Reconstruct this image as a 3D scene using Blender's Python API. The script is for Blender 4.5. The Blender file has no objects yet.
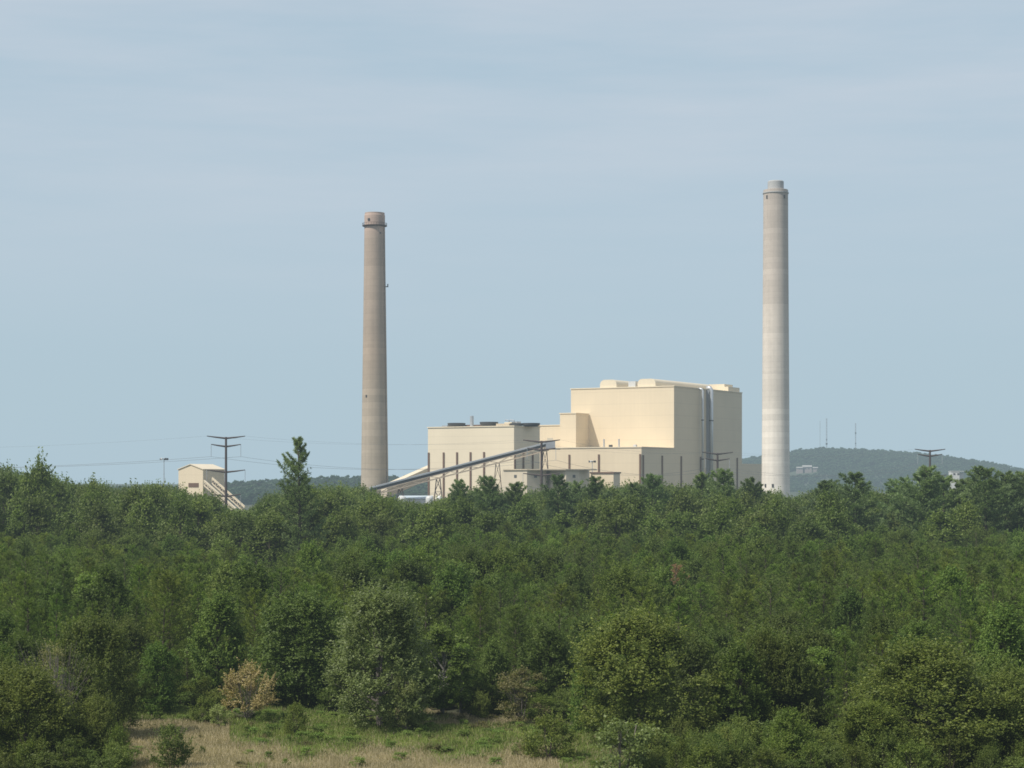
import bpy, math, random
import numpy as np
random.seed(11); rng = np.random.default_rng(11)
sc = bpy.context.scene
C = sc.collection
R = math.radians

# ------------------------------------------------------------------ camera frame
H, F, HY = 20.0, 2000.0, 485.0          # eye height, focal length in pixels, horizon row
def wx(px, Y): return (px - 512.0) / F * Y
def wz(py, Y): return H - (py - HY) / F * Y
def depth_of(base_py): return H * F / (base_py - HY)

# ------------------------------------------------------------------ materials
def lin(r, g, b):
    f = lambda c: (c/255/12.92) if c/255 <= .04045 else ((c/255+.055)/1.055)**2.4
    return (f(r), f(g), f(b), 1)
def newmat(name):
    m = bpy.data.materials.new(name); m.use_nodes = True
    nt = m.node_tree; nt.nodes.clear()
    out = nt.nodes.new('ShaderNodeOutputMaterial')
    return m, nt, out
def N(nt, typ, **kw):
    n = nt.nodes.new(typ)
    for k, v in kw.items():
        if k in n.inputs: n.inputs[k].default_value = v
        else: setattr(n, k, v)
    return n
def mixc(nt, fac, a, b, mode='MIX'):
    n = nt.nodes.new('ShaderNodeMix'); n.data_type = 'RGBA'; n.blend_type = mode
    for i, v in ((0, fac), (6, a), (7, b)):
        if isinstance(v, bpy.types.NodeSocket): nt.links.new(v, n.inputs[i])
        else: n.inputs[i].default_value = v
    return n.outputs[2]
def ramp(nt, fac, stops):
    n = nt.nodes.new('ShaderNodeValToRGB'); nt.links.new(fac, n.inputs[0])
    e = n.color_ramp.elements
    while len(e) > 1: e.remove(e[-1])
    e[0].position, e[0].color = stops[0]
    for p, c in stops[1:]:
        k = e.new(p); k.color = c
    return n.outputs[0]
def noise(nt, scale, vec=None, detail=3, rough=.55):
    n = N(nt, 'ShaderNodeTexNoise'); n.inputs['Scale'].default_value = scale
    n.inputs['Detail'].default_value = detail; n.inputs['Roughness'].default_value = rough
    if vec is not None: nt.links.new(vec, n.inputs['Vector'])
    return n.outputs['Fac']
def mapping(nt, src, scale):
    m = N(nt, 'ShaderNodeMapping'); m.inputs['Scale'].default_value = scale
    nt.links.new(src, m.inputs[0]); return m.outputs[0]
G4 = lambda v: (v, v, v, 1)

def paint(name, col, rough=.7, metal=0, var=.12, scale=(.15, .15, .15), lines=None):
    """painted or cast surface: broad mottling, vertical weather streaks, optional panel lines"""
    m, nt, out = newmat(name)
    geo = N(nt, 'ShaderNodeNewGeometry')
    v = noise(nt, 1, mapping(nt, geo.outputs['Position'], scale), 4, .6)
    s = noise(nt, 1, mapping(nt, geo.outputs['Position'], (.9, .9, .03)), 3)
    c = mixc(nt, 1, col, ramp(nt, v, [(.25, G4(1-var)), (.75, G4(1+var*.6))]), 'MULTIPLY')
    c = mixc(nt, 1, c, ramp(nt, s, [(.3, G4(1-var*.5)), (.7, G4(1))]), 'MULTIPLY')
    if lines:
        z = N(nt, 'ShaderNodeSeparateXYZ'); nt.links.new(geo.outputs['Position'], z.inputs[0])
        a = N(nt, 'ShaderNodeMath', operation='DIVIDE'); nt.links.new(z.outputs[2], a.inputs[0]); a.inputs[1].default_value = lines
        b = N(nt, 'ShaderNodeMath', operation='FRACT'); nt.links.new(a.outputs[0], b.inputs[0])
        c = mixc(nt, 1, c, ramp(nt, b.outputs[0], [(0, G4(.90)), (.07, G4(1))]), 'MULTIPLY')
    p = N(nt, 'ShaderNodeBsdfPrincipled', Roughness=rough, Metallic=metal)
    nt.links.new(c, p.inputs['Base Color']); nt.links.new(p.outputs[0], out.inputs[0])
    return m

def concrete_stack(name, stops, zmax, joint):
    """slip-formed concrete: a tone per lift, joints, streaks; stops along the height"""
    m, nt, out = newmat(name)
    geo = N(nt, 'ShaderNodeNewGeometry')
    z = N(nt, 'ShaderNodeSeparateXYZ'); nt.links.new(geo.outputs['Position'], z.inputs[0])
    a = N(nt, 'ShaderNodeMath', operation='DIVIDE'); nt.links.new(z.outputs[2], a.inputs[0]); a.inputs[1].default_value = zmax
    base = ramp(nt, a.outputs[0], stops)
    d = N(nt, 'ShaderNodeMath', operation='DIVIDE'); nt.links.new(z.outputs[2], d.inputs[0]); d.inputs[1].default_value = joint
    fl = N(nt, 'ShaderNodeMath', operation='FLOOR'); nt.links.new(d.outputs[0], fl.inputs[0])
    fr = N(nt, 'ShaderNodeMath', operation='FRACT'); nt.links.new(d.outputs[0], fr.inputs[0])
    wn = N(nt, 'ShaderNodeTexWhiteNoise', noise_dimensions='1D'); nt.links.new(fl.outputs[0], wn.inputs['W'])
    c = mixc(nt, 1, base, ramp(nt, wn.outputs['Value'], [(0, G4(.88)), (1, G4(1.04))]), 'MULTIPLY')
    c = mixc(nt, 1, c, ramp(nt, fr.outputs[0], [(0, G4(.86)), (.10, G4(1))]), 'MULTIPLY')
    big = N(nt, 'ShaderNodeMath', operation='DIVIDE'); nt.links.new(z.outputs[2], big.inputs[0]); big.inputs[1].default_value = joint*5.3
    bf = N(nt, 'ShaderNodeMath', operation='FLOOR'); nt.links.new(big.outputs[0], bf.inputs[0])
    wb = N(nt, 'ShaderNodeTexWhiteNoise', noise_dimensions='1D'); nt.links.new(bf.outputs[0], wb.inputs['W'])
    c = mixc(nt, 1, c, ramp(nt, wb.outputs['Value'], [(0, G4(.94)), (1, G4(1.05))]), 'MULTIPLY')
    s = noise(nt, 1, mapping(nt, geo.outputs['Position'], (.7, .7, .02)), 4)
    c = mixc(nt, 1, c, ramp(nt, s, [(.3, G4(.90)), (.65, G4(1.02))]), 'MULTIPLY')
    v = noise(nt, 1, mapping(nt, geo.outputs['Position'], (.4, .4, .4)), 5, .65)
    c = mixc(nt, 1, c, ramp(nt, v, [(.3, G4(.92)), (.7, G4(1.03))]), 'MULTIPLY')
    p = N(nt, 'ShaderNodeBsdfPrincipled', Roughness=.9)
    nt.links.new(c, p.inputs['Base Color']); nt.links.new(p.outputs[0], out.inputs[0])
    return m

def leafmat(name, dark, light, trans=.4, spec=.25, rough=.55, vary=.24, hue=.012):
    """leaves: tone stored on the mesh, one random tint per tree"""
    m, nt, out = newmat(name)
    at = N(nt, 'ShaderNodeAttribute', attribute_name='tone')
    oi = N(nt, 'ShaderNodeObjectInfo')
    c = ramp(nt, at.outputs['Fac'], [(0, dark), (1, light)])
    hs = N(nt, 'ShaderNodeHueSaturation'); nt.links.new(c, hs.inputs['Color'])
    mr = N(nt, 'ShaderNodeMapRange'); nt.links.new(oi.outputs['Random'], mr.inputs[0])
    mr.inputs[3].default_value = .5-hue; mr.inputs[4].default_value = .5+hue*.7
    nt.links.new(mr.outputs[0], hs.inputs['Hue'])
    w = N(nt, 'ShaderNodeTexWhiteNoise', noise_dimensions='1D'); nt.links.new(oi.outputs['Random'], w.inputs['W'])
    mv = N(nt, 'ShaderNodeMapRange'); nt.links.new(w.outputs['Value'], mv.inputs[0])
    mv.inputs[3].default_value = 1-vary; mv.inputs[4].default_value = 1+vary
    nt.links.new(mv.outputs[0], hs.inputs['Value'])
    p = N(nt, 'ShaderNodeBsdfPrincipled', Roughness=rough)
    p.inputs['Specular IOR Level'].default_value = spec
    t = N(nt, 'ShaderNodeBsdfTranslucent')
    nt.links.new(hs.outputs[0], p.inputs['Base Color'])
    tc = mixc(nt, 1, hs.outputs[0], (1.15, 1.25, .6, 1), 'MULTIPLY'); nt.links.new(tc, t.inputs[0])
    x = N(nt, 'ShaderNodeMixShader', Fac=trans)
    nt.links.new(p.outputs[0], x.inputs[1]); nt.links.new(t.outputs[0], x.inputs[2])
    nt.links.new(x.outputs[0], out.inputs[0]); return m

M = {}
M['wall'] = paint('tan_siding', (.71, .60, .43, 1), .6, 0, .07, (.04, .04, .04), 6.1)
M['wall_b'] = paint('pale_tan_siding', (.745, .65, .485, 1), .6, 0, .07, (.04, .04, .04), 6.1)
M['concrete_low'] = paint('cream_concrete', (.62, .54, .41, 1), .85, 0, .10, (.12, .12, .12), 3)
M['trim'] = paint('brown_trim', (.15, .085, .055, 1), .6, 0, .15)
M['roof'] = paint('roof_edge_metal', (.52, .44, .32, 1), .6, 0, .1)
M['roof_lit'] = paint('pale_metal_roof', (.74, .64, .47, 1), .5, 0, .06)
M['gravel'] = paint('grey_roofing', (.30, .29, .27, 1), .9, 0, .1)
M['steel'] = paint('galvanised_steel', (.50, .52, .54, 1), .45, .5, .12)
M['pipe'] = paint('aluminium_cladding', (.62, .64, .66, 1), .38, .6, .10)
M['greymetal'] = paint('blue_grey_cladding', (.30, .32, .35, 1), .5, .1, .12)
M['darkmetal'] = paint('dark_steel', (.055, .058, .065, 1), .5, .2, .15)
M['rust'] = paint('weathering_steel', (.075, .052, .048, 1), .7, .1, .18)
M['rosewall'] = paint('rose_render', (.27, .22, .20, 1), .8, 0, .08)
M['white'] = paint('white_paint', (.60, .60, .58, 1), .5, 0, .05)
M['paleblue'] = paint('pale_blue_roof', (.50, .58, .64, 1), .5, 0, .06)
M['glass'] = paint('dark_window', (.10, .10, .10, 1), .3, 0, .1)
M['cable'] = paint('aluminium_cable', (.16, .17, .18, 1), .5, .2, .05)
M['beige'] = paint('beige_cladding', (.52, .43, .33, 1), .7, 0, .08)
M['bark'] = paint('bark', (.085, .066, .050, 1), .95, 0, .3, (3, 3, 1))
M['greybark'] = paint('grey_bark', (.20, .17, .15, 1), .95, 0, .3, (3, 3, 1))
M['birch'] = paint('birch_bark', (.20, .19, .17, 1), .8, 0, .3, (2, 2, 5))
M['stack1'] = concrete_stack('weathered_brown_concrete', [(0, (0.435, 0.381, 0.301, 1)), (.4, (0.417, 0.346, 0.266, 1)), (.55, (0.452, 0.358, 0.272, 1)), (.64, (0.387, 0.310, 0.242, 1)), (.92, (0.422, 0.334, 0.266, 1)), (.96, (0.470, 0.352, 0.289, 1)), (1, (0.470, 0.352, 0.289, 1))], 156, 3.4)
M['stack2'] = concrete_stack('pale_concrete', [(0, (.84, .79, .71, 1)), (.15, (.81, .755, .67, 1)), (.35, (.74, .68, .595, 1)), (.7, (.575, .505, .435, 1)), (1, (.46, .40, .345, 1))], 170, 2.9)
M['cap'] = paint('grey_liner', (.40, .40, .39, 1), .8, 0, .1)

M['oak'] = leafmat('broad_leaves', (0.069, 0.107, 0.025, 1), (0.204, 0.263, 0.063, 1))
M['oak2'] = leafmat('dark_broad_leaves', (0.060, 0.090, 0.021, 1), (0.169, 0.216, 0.054, 1))
M['front'] = leafmat('near_leaves', (0.058, 0.094, 0.020, 1), (0.226, 0.268, 0.056, 1), spec=.28, rough=.55)
M['pale'] = leafmat('pale_willow_leaves', (0.115, 0.150, 0.045, 1), (0.310, 0.370, 0.125, 1), spec=.4, rough=.5)
M['bright'] = leafmat('fresh_green_leaves', (0.068, 0.123, 0.025, 1), (0.218, 0.299, 0.060, 1))
M['clump'] = leafmat('weed_leaves', (0.090, 0.140, 0.030, 1), (0.240, 0.330, 0.080, 1))
M['tan'] = leafmat('dry_tan_leaves', (0.300, 0.250, 0.114, 1), (0.620, 0.509, 0.255, 1))
M['redleaf'] = leafmat('dead_needles', (0.200, 0.130, 0.070, 1), (0.360, 0.240, 0.140, 1))
M['mauve'] = leafmat('olive_brown_leaves', (0.104, 0.105, 0.042, 1), (0.264, 0.244, 0.101, 1))
M['pine'] = leafmat('young_pine_needles', (0.068, 0.113, 0.019, 1), (0.226, 0.292, 0.054, 1), trans=.35, vary=.26, hue=.022)
M['pine_b'] = leafmat('bluish_pine_needles', (0.058, 0.096, 0.021, 1), (0.185, 0.243, 0.056, 1), trans=.35, vary=.2)
M['wpine'] = leafmat('white_pine_needles', (0.090, 0.141, 0.058, 1), (0.280, 0.362, 0.146, 1), trans=.35)
M['hillwood'] = leafmat('distant_leaves', (0.032, 0.066, 0.034, 1), (0.080, 0.135, 0.062, 1), vary=.25, hue=.02)
M['drygrass'] = leafmat('dry_grass_blades', (0.260, 0.230, 0.130, 1), (0.560, 0.485, 0.320, 1), trans=.3)
M['greengrass'] = leafmat('green_weeds', (0.100, 0.140, 0.035, 1), (0.290, 0.350, 0.100, 1))

# ------------------------------------------------------------------ mesh helpers
class MB:
    def __init__(s): s.v = []; s.f = []; s.n = 0
    def add(s, vs, fs):
        s.v.extend([tuple(map(float, p)) for p in vs]); s.f.extend([tuple(i + s.n for i in f) for f in fs]); s.n += len(vs)
    def box(s, o, a, b, c):      # corner o, three edge vectors
        o, a, b, c = map(np.array, (o, a, b, c))
        p = [o, o+a, o+a+b, o+b, o+c, o+a+c, o+a+b+c, o+b+c]
        s.add(p, [(0,3,2,1), (4,5,6,7), (0,1,5,4), (1,2,6,5), (2,3,7,6), (3,0,4,7)])
    def prism(s, poly, ext):     # polygon of 3d points extruded by a vector
        n = len(poly); e = np.array(ext)
        p = [np.array(q) for q in poly] + [np.array(q)+e for q in poly]
        s.add(p, [tuple(range(n))[::-1], tuple(range(n, 2*n))] + [(i, (i+1) % n, (i+1) % n+n, i+n) for i in range(n)])
    def tube(s, pts, rad, n=8, cap=True):
        pts = [np.array(p, float) for p in pts]
        if not hasattr(rad, '__len__'): rad = [rad]*len(pts)
        rings = []
        for i, p in enumerate(pts):
            d = pts[min(i+1, len(pts)-1)] - pts[max(i-1, 0)]; d = d/(np.linalg.norm(d)+1e-9)
            up = np.array([0, 0, 1.]) if abs(d[2]) < .9 else np.array([1., 0, 0])
            a = np.cross(d, up); a /= np.linalg.norm(a); b = np.cross(d, a)
            rings.append([p + rad[i]*(math.cos(t)*a + math.sin(t)*b) for t in [2*math.pi*k/n for k in range(n)]])
        vs = [q for r in rings for q in r]; fs = []
        for i in range(len(pts)-1):
            for k in range(n): fs.append((i*n+k, i*n+(k+1) % n, (i+1)*n+(k+1) % n, (i+1)*n+k))
        if cap: fs += [tuple(range(n))[::-1], tuple(range((len(pts)-1)*n, len(pts)*n))]
        s.add(vs, fs)
    def lathe(s, cx, cy, prof, n=48):  # profile of (radius, z) about a vertical axis
        vs = [(cx+r*math.cos(2*math.pi*k/n), cy+r*math.sin(2*math.pi*k/n), z) for r, z in prof for k in range(n)]
        fs = [(i*n+k, i*n+(k+1) % n, (i+1)*n+(k+1) % n, (i+1)*n+k) for i in range(len(prof)-1) for k in range(n)]
        fs += [tuple(range(n))[::-1], tuple(range((len(prof)-1)*n, len(prof)*n))]
        s.add(vs, fs)
    def bar(s, a, b, w, h=None):
        h = h or w; a, b = np.array(a, float), np.array(b, float); d = b-a; d /= np.linalg.norm(d)
        up = np.array([0, 0, 1.]) if abs(d[2]) < .95 else np.array([0, 1., 0])
        x = np.cross(d, up); x /= np.linalg.norm(x); y = np.cross(x, d)
        s.box(a - x*w/2 - y*h/2, x*w, b-a, y*h)
    def mesh(s, name, mat, smooth=False):
        me = bpy.data.meshes.new(name); me.from_pydata(s.v, [], s.f); me.validate()
        me.materials.append(mat)
        if smooth: me.polygons.foreach_set('use_smooth', [True]*len(me.polygons))
        me.update(); return me
    def build(s, name, mat, parent=None, smooth=False, **t):
        o = bpy.data.objects.new(name, s.mesh(name, mat, smooth)); C.objects.link(o)
        if parent: link_to(o, parent)
        tag(o, **t); return o
def link_to(o, parent):
    o.parent = parent                      # meshes are written in world coordinates, roots carry the base
    r = parent
    off = np.zeros(3)
    while r is not None: off += np.array(r.location); r = r.parent
    o.location = tuple(-off)
def tag(o, label=None, cat=None, group=None, kind=None):
    for k, v in (('label', label), ('category', cat), ('group', group), ('kind', kind)):
        if v: o[k] = v
def empty(name, loc, label, cat, group=None):
    o = bpy.data.objects.new(name, None); o.empty_display_size = .5; C.objects.link(o); o.location = loc
    tag(o, label, cat, group); return o
def quadmesh(name, V, tone, mats, midx=None, extra=None):
    """V: (n,4,3) quads with a tone per quad"""
    n = len(V); me = bpy.data.meshes.new(name)
    me.vertices.add(n*4); me.vertices.foreach_set('co', V.reshape(-1).astype(np.float32))
    me.loops.add(n*4); me.loops.foreach_set('vertex_index', np.arange(n*4, dtype=np.int32))
    me.polygons.add(n); me.polygons.foreach_set('loop_start', np.arange(0, n*4, 4, dtype=np.int32))
    for m in mats: me.materials.append(m)
    a = me.attributes.new('tone', 'FLOAT', 'POINT'); a.data.foreach_set('value', np.repeat(tone, 4).astype(np.float32))
    if midx is not None: me.polygons.foreach_set('material_index', midx.astype(np.int32))
    me.update(calc_edges=True); return me

# ------------------------------------------------------------------ foliage
def unit(a): return a/(np.linalg.norm(a, axis=-1, keepdims=True)+1e-9)
def leaves(c, n, s, rg, width=.55):
    t = unit(np.cross(n, rg.normal(size=c.shape))); b = np.cross(n, t)
    s = s[:, None]
    return np.stack([c-t*s, c+b*s*width, c+t*s, c-b*s*width], 1)
def needles(c, d, L, w, rg):
    b = unit(np.cross(d, rg.normal(size=c.shape))); L = L[:, None]
    return np.stack([c, c+d*L*.5+b*w, c+d*L, c+d*L*.5-b*w], 1)

def broadleaf(seed, h=10, r=4, base=.18, nclump=60, nleaf=9000, leaf=.2, flat=.55, cl=.22, top=.0, lean=0, stems=1, twigs=0, tall=False, spray=.0):
    """returns trunk MB and crown quads: limbs carry leaf clumps inside an uneven envelope"""
    rg = np.random.default_rng(seed); tr = MB()
    z0 = h*base; ch = h-z0
    ph = rg.uniform(0, 6.28, 6)
    cs = []
    while len(cs) < nclump:
        a = rg.uniform(0, 2*math.pi); t = rg.uniform(0, 1)
        env = max(0, 1-t**(2.3+top))**.5*(.74+.26*min(1, t/.3)) if not tall else (math.sin(math.pi*min(1, (t*.93+.07))**.75))**.65
        env *= 1+.22*math.sin(2*a+ph[0])+.16*math.sin(3*a+ph[1]+4*t)+.14*math.sin(7*t+ph[2]+a)
        q = rg.uniform(.35, 1)**.5
        rad = r*max(.1, env)*q*.86
        cs.append((rad*math.cos(a)+lean*t*r, rad*math.sin(a), z0+ch*(.04+.9*t)+rg.normal()*.02*h, q))
    cs = np.array(cs)
    per = rg.dirichlet(np.ones(nclump)*4)*nleaf
    V, T = [], []
    for k, (x, y, z, q) in enumerate(cs):
        n = int(per[k])+4
        cr = r*cl*rg.uniform(.7, 1.35)
        d = unit(rg.normal(size=(n, 3))); d[:, 2] = np.where(d[:, 2] < -.2, d[:, 2]*.3, d[:, 2])
        rr = cr*np.clip(np.abs(rg.normal(.62, .32, n)), 0, 1.2)
        wob = 1+.35*np.sin(5*d[:, 0]+ph[3]+k)*np.sin(4*d[:, 1]+k)
        p = np.array([x, y, z])+d*(rr*wob)[:, None]*np.array([1, 1, flat])
        if spray:       # leafy shoots reaching out and up beyond the clump
            ns = int(n*spray); m_ = max(3, ns//26); sh = rg.integers(0, m_, ns)
            o3 = np.array([x/r*.55, y/r*.55, .75]); sd_ = unit(rg.normal(size=(m_, 3))*.42+o3)
            sl = cr*rg.uniform(1.0, 2.3 if spray > .3 else 1.5, m_); tt_ = rg.uniform(.15, 1, ns)
            p[:ns] = np.array([x, y, z])+sd_[sh]*(sl[sh]*tt_)[:, None]+rg.normal(size=(ns, 3))*(cr*.17*(1.15-tt_))[:, None]
        out = unit(np.stack([p[:, 0], p[:, 1], (p[:, 2]-z0-ch*.35)], 1))
        nn = unit(rg.normal(size=(n, 3))*.75+out*.4+np.array([-.12, -.1, .7]))
        V.append(leaves(p, nn, leaf*rg.uniform(.6, 1.25, n), rg))
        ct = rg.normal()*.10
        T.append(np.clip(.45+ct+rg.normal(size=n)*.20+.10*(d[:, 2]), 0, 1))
    # trunk and limbs
    for s in range(stems):
        a = rg.uniform(0, 6.28); sp = 0 if stems == 1 else r*.22
        p0 = np.array([sp*.25*math.cos(a), sp*.25*math.sin(a), 0]); lp = np.array([lean*r*.8+sp*math.cos(a)*1.6, sp*math.sin(a)*1.6, h*.86])
        tk = [p0+(lp-p0)*t+np.array([math.sin(3*t+a), math.cos(2.5*t+a), 0])*h*.012 for t in np.linspace(0, 1, 8)]
        rad0 = h*.018/(stems**.5); tr.tube(tk, [rad0*(1-.85*t)+.01 for t in np.linspace(0, 1, 8)], 7)
        sel = rg.choice(nclump, min(nclump, 22//stems+4), replace=False)
        for k in sel:
            x, y, z, q = cs[k]; t = max(.12, min(.92, (z-h*.14)/(h*.86)*.8)); b = p0+(lp-p0)*t
            e = np.array([x, y, z]); mid = (b+e)/2+np.array([0, 0, -.04*h*rg.uniform(0, 1)])
            tr.tube([b, mid, e], [rad0*.42*(1-t*.5), rad0*.25, .012*h/10], 5)
    for k in range(twigs):
        a = rg.uniform(0, 6.28); rr = rg.uniform(.3, 1)
        tr.tube([(0, 0, h*.1), (r*.55*rr*math.cos(a)+rg.normal()*.25, r*.5*rr*math.sin(a)+rg.normal()*.25, h*rg.uniform(.35, .6)), (r*1.15*rr*math.cos(a+.4), r*rr*math.sin(a+.4), h*rg.uniform(.55, 1.0))], [.022, .014, .006], 3)
    return tr, np.concatenate(V), np.concatenate(T)

def pine_young(seed, h=10, r=2.1, nb=75, nt=16, nn=6, L=.34, w=.022, rag=.15):
    rg = np.random.default_rng(seed); tr = MB()
    tr.tube([(0, 0, 0), (rg.normal()*.1, rg.normal()*.1, h*.5), (0, 0, h*.97)], [.12, .08, .02], 6)
    P, D, T = [], [], []
    for k in range(nb):
        t = (k+rg.uniform())/nb; z = h*(.12+.85*t)
        a = k*2.4+rg.normal()*.3
        ln = r*(1.0-t)**.62*rg.uniform(.6-rag*.4, 1.2+rag*.7)*(.75+.25*min(1, t*4))*(1+rag*.7*math.sin(a+5*t+seed)) + .12
        up = .25+.5*t
        n = int(nt*(.35+.65*ln/r))+2
        s = np.linspace(.18, 1, n)**.8
        dirh = np.array([math.cos(a), math.sin(a), 0])
        pts = np.outer(s*ln, dirh)+np.stack([np.zeros(n), np.zeros(n), z+ln*(up*s+.25*s*s)], 1)
        pts += rg.normal(size=pts.shape)*ln*.09
        tr.tube([(0, 0, z), tuple(dirh*ln*.5+np.array([0, 0, z+ln*(up*.5+.06)])), tuple(dirh*ln*.92+np.array([0, 0, z+ln*(up*.92+.2)]))], [.03, .02, .006], 3, False)
        ct = rg.normal()*.10
        for q, ss in zip(pts, s):
            base = unit(dirh*.55+np.array([0, 0, .75]))
            d = unit(base+rg.normal(size=(nn, 3))*.55)
            P.append(np.repeat(q[None], nn, 0)); D.append(d)
            T.append(np.clip(.22+ct+.32*ss+rg.normal(size=nn)*.16, 0, 1))  # needles darker towards the trunk: inner crown shade put into the tone
    P, D, T = np.concatenate(P), np.concatenate(D), np.concatenate(T)
    return tr, needles(P, D, L*rg.uniform(.7, 1.3, len(P)), w*rg.uniform(.7, 1.5, len(P))[:, None], rg), T

def white_pine(seed, h=20, r=3.6, nb=42, base=.2, asc=.3, nn=7, L=.55, w=.05, sparse=.9, thick=1., wild=.2):
    """open plumed conifer: whorled limbs turning up, needles in separate plates"""
    rg = np.random.default_rng(seed); tr = MB()
    bend = rg.normal(size=2)*h*.012
    ax = lambda t: np.array([bend[0]*math.sin(3*t), bend[1]*math.sin(2.4*t+1), h*t])
    tr.tube([ax(t) for t in np.linspace(0, .98, 10)], [h*.016*(1-.92*t)+.01 for t in np.linspace(0, 1, 10)], 7)
    P, D, T = [], [], []
    side = rg.uniform(0, 6.28)
    for k in range(nb):
        t = base+(1-base)*((k+rg.uniform(0, .8))/nb)
        if rg.uniform() > sparse: continue
        a = k*2.399+rg.normal()*.35
        tt = (t-base)/(1-base)
        ln = r*((1-tt)**.55)*(.55+.45*min(1, tt*3.5))*rg.uniform(.75-wild, 1.0+wild)*(1+wild*math.cos(a-side+6*tt))+h*.015
        up = asc+.55*tt+rg.normal()*.08
        dirh = np.array([math.cos(a), math.sin(a), 0]); b = ax(t)
        cur = lambda s: b+dirh*ln*s+np.array([0, 0, ln*(up*s*s*.9+.10*s)])
        tr.tube([cur(s) for s in (0, .35, .7, .95)], [h*.0035, h*.0028, h*.002, .01], 4, False)
        m = int(9+14*ln/r)
        ct = rg.normal()*.12
        for s in np.linspace(.22, 1.02, m):
            c = cur(s); wd = ln*.26*(.4+math.sin(math.pi*min(1, s*.85)))*thick
            for _ in range(3):
                q = c+np.cross(dirh, (0, 0, 1))*rg.normal()*wd*.6+np.array([0, 0, rg.uniform(-.1, .5)*wd*.6])+rg.normal(size=3)*wd*.15
                d = unit(unit(dirh*.7+np.array([0, 0, .8]))+rg.normal(size=(nn, 3))*.5)
                P.append(np.repeat(q[None], nn, 0)); D.append(d)
                T.append(np.clip(.35+ct+rg.normal(size=nn)*.18, 0, 1))
    P, D, T = np.concatenate(P), np.concatenate(D), np.concatenate(T)
    return tr, needles(P, D, L*rg.uniform(.7, 1.3, len(P)), w*rg.uniform(.7, 1.5, len(P))[:, None], rg), T

PROTO = {}
def reg(key, gen, h, leafm, barkm):
    tr, V, T = gen
    PROTO[key] = dict(h=h, tr=tr, V=V, T=T, leaf=leafm, bark=barkm,
                      trunk=tr.mesh(key+'_trunk', M[barkm]), crown=quadmesh(key+'_crown', V, T, [M[leafm]]))
def merged(key, drop=1.0):
    p = PROTO[key]; V, T = p['V'], p['T']
    tq = np.array([[p['tr'].v[i] for i in f] for f in p['tr'].f if len(f) == 4])
    A = np.concatenate([V, tq]); T2 = np.concatenate([T, np.full(len(tq), .3)])
    me = quadmesh(key+'_whole', A, T2, [M[p['leaf']], M[p['bark']]], np.concatenate([np.zeros(len(V)), np.ones(len(tq))]))
    return bpy.data.objects.new(key+'_source', me)
def plant(key, x, y, h, rot, name, label, cat, group=None, wide=1., z=0., leaf=None):
    p = PROTO[key]; s = h/p['h']
    e = empty(name, (x, y, z), label, cat, group); e.rotation_euler = (0, 0, rot); e.scale = (s*wide, s*wide, s)
    t = bpy.data.objects.new('trunk', p['trunk']); C.objects.link(t); t.parent = e
    c = bpy.data.objects.new('crown', p['crown']); C.objects.link(c); c.parent = e
    return e

for i in range(4): reg('oak%d' % i, broadleaf(100+i, 16, 5.4, .18, 40, 8500, .28, .80, .34, tall=True, spray=.18), 16, 'oak' if i % 2 else 'oak2', 'bark')
for i in range(6): reg('pine%d' % i, pine_young(200+i, 10, (1.7, 2.3, 2.0, 2.7, 1.8, 2.4)[i], (75, 60, 70, 50, 64, 56)[i], 18, nn=8, L=.30, w=.017, rag=(.1, .3, .2, .5, .35, .45)[i]), 10, 'pine' if i % 3 else 'pine_b', 'bark')
reg('deadpine', pine_young(231, 10, 1.8, nb=55, nt=12), 10, 'redleaf', 'greybark')
for i in range(3): reg('wpine%d' % i, white_pine(300+i, 20, 5.0, 60, .12, .25, sparse=.9, nn=8, thick=1.1), 20, 'wpine', 'bark')
reg('lonepine', white_pine(352, 30, 4.9, 86, .16, .40, L=.52, w=.045, sparse=.74, nn=9, thick=1.05, wild=.36), 30, 'wpine', 'bark')
for i in range(3): reg('near%d' % i, broadleaf(400+i, 9, 4.2, .03, 150, 76000, .088, .85, .21, spray=.5), 9, 'front', 'bark')
for i in range(2): reg('mid%d' % i, broadleaf(420+i, 9, 3.1, .04, 110, 32400, .108, .85, .23, top=-.6, spray=.5), 9, 'bright', 'bark')
reg('dark0', broadleaf(430, 9, 3.8, .03, 130, 40500, .108, .85, .23, top=-.4, spray=.5), 9, 'oak2', 'bark')
reg('dark1', broadleaf(431, 9, 3.2, .03, 110, 35100, .108, .85, .23, top=-.7, spray=.5), 9, 'oak', 'bark')
reg('willow', broadleaf(440, 11, 4.2, .02, 170, 66000, .09, .9, .19, top=-.5, spray=.55), 11, 'pale', 'greybark')
reg('tanbush', broadleaf(450, 4.6, 2.5, .20, 60, 9000, .08, 1.0, .20, stems=6, twigs=20, tall=True, spray=.6), 4.6, 'tan', 'greybark')
reg('shrub0', broadleaf(460, 3, 1.7, .02, 40, 9500, .07, .85, .32, stems=4, spray=.45), 3, 'front', 'bark')
reg('shrub1', broadleaf(461, 3, 1.6, .04, 30, 5500, .075, .8, .27, stems=4), 3, 'pale', 'greybark')
reg('shrub2', broadleaf(462, 4.5, 2.2, .08, 40, 8000, .08, .8, .22, stems=4, twigs=10), 4.5, 'mauve', 'greybark')
reg('birch', broadleaf(470, 9, 2.6, .10, 75, 20000, .115, .8, .25, top=-.4), 9, 'bright', 'birch')
reg('shrub3', broadleaf(463, 3, 1.8, .02, 30, 5000, .085, .8, .28, stems=4), 3, 'oak', 'bark')
reg('weed', broadleaf(464, 1, .8, .0, 16, 900, .07, .8, .34, stems=3), 1, 'clump', 'bark')
reg('weedtan', broadleaf(465, 1, .8, .0, 16, 700, .07, .8, .34, stems=3), 1, 'mauve', 'bark')
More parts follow.
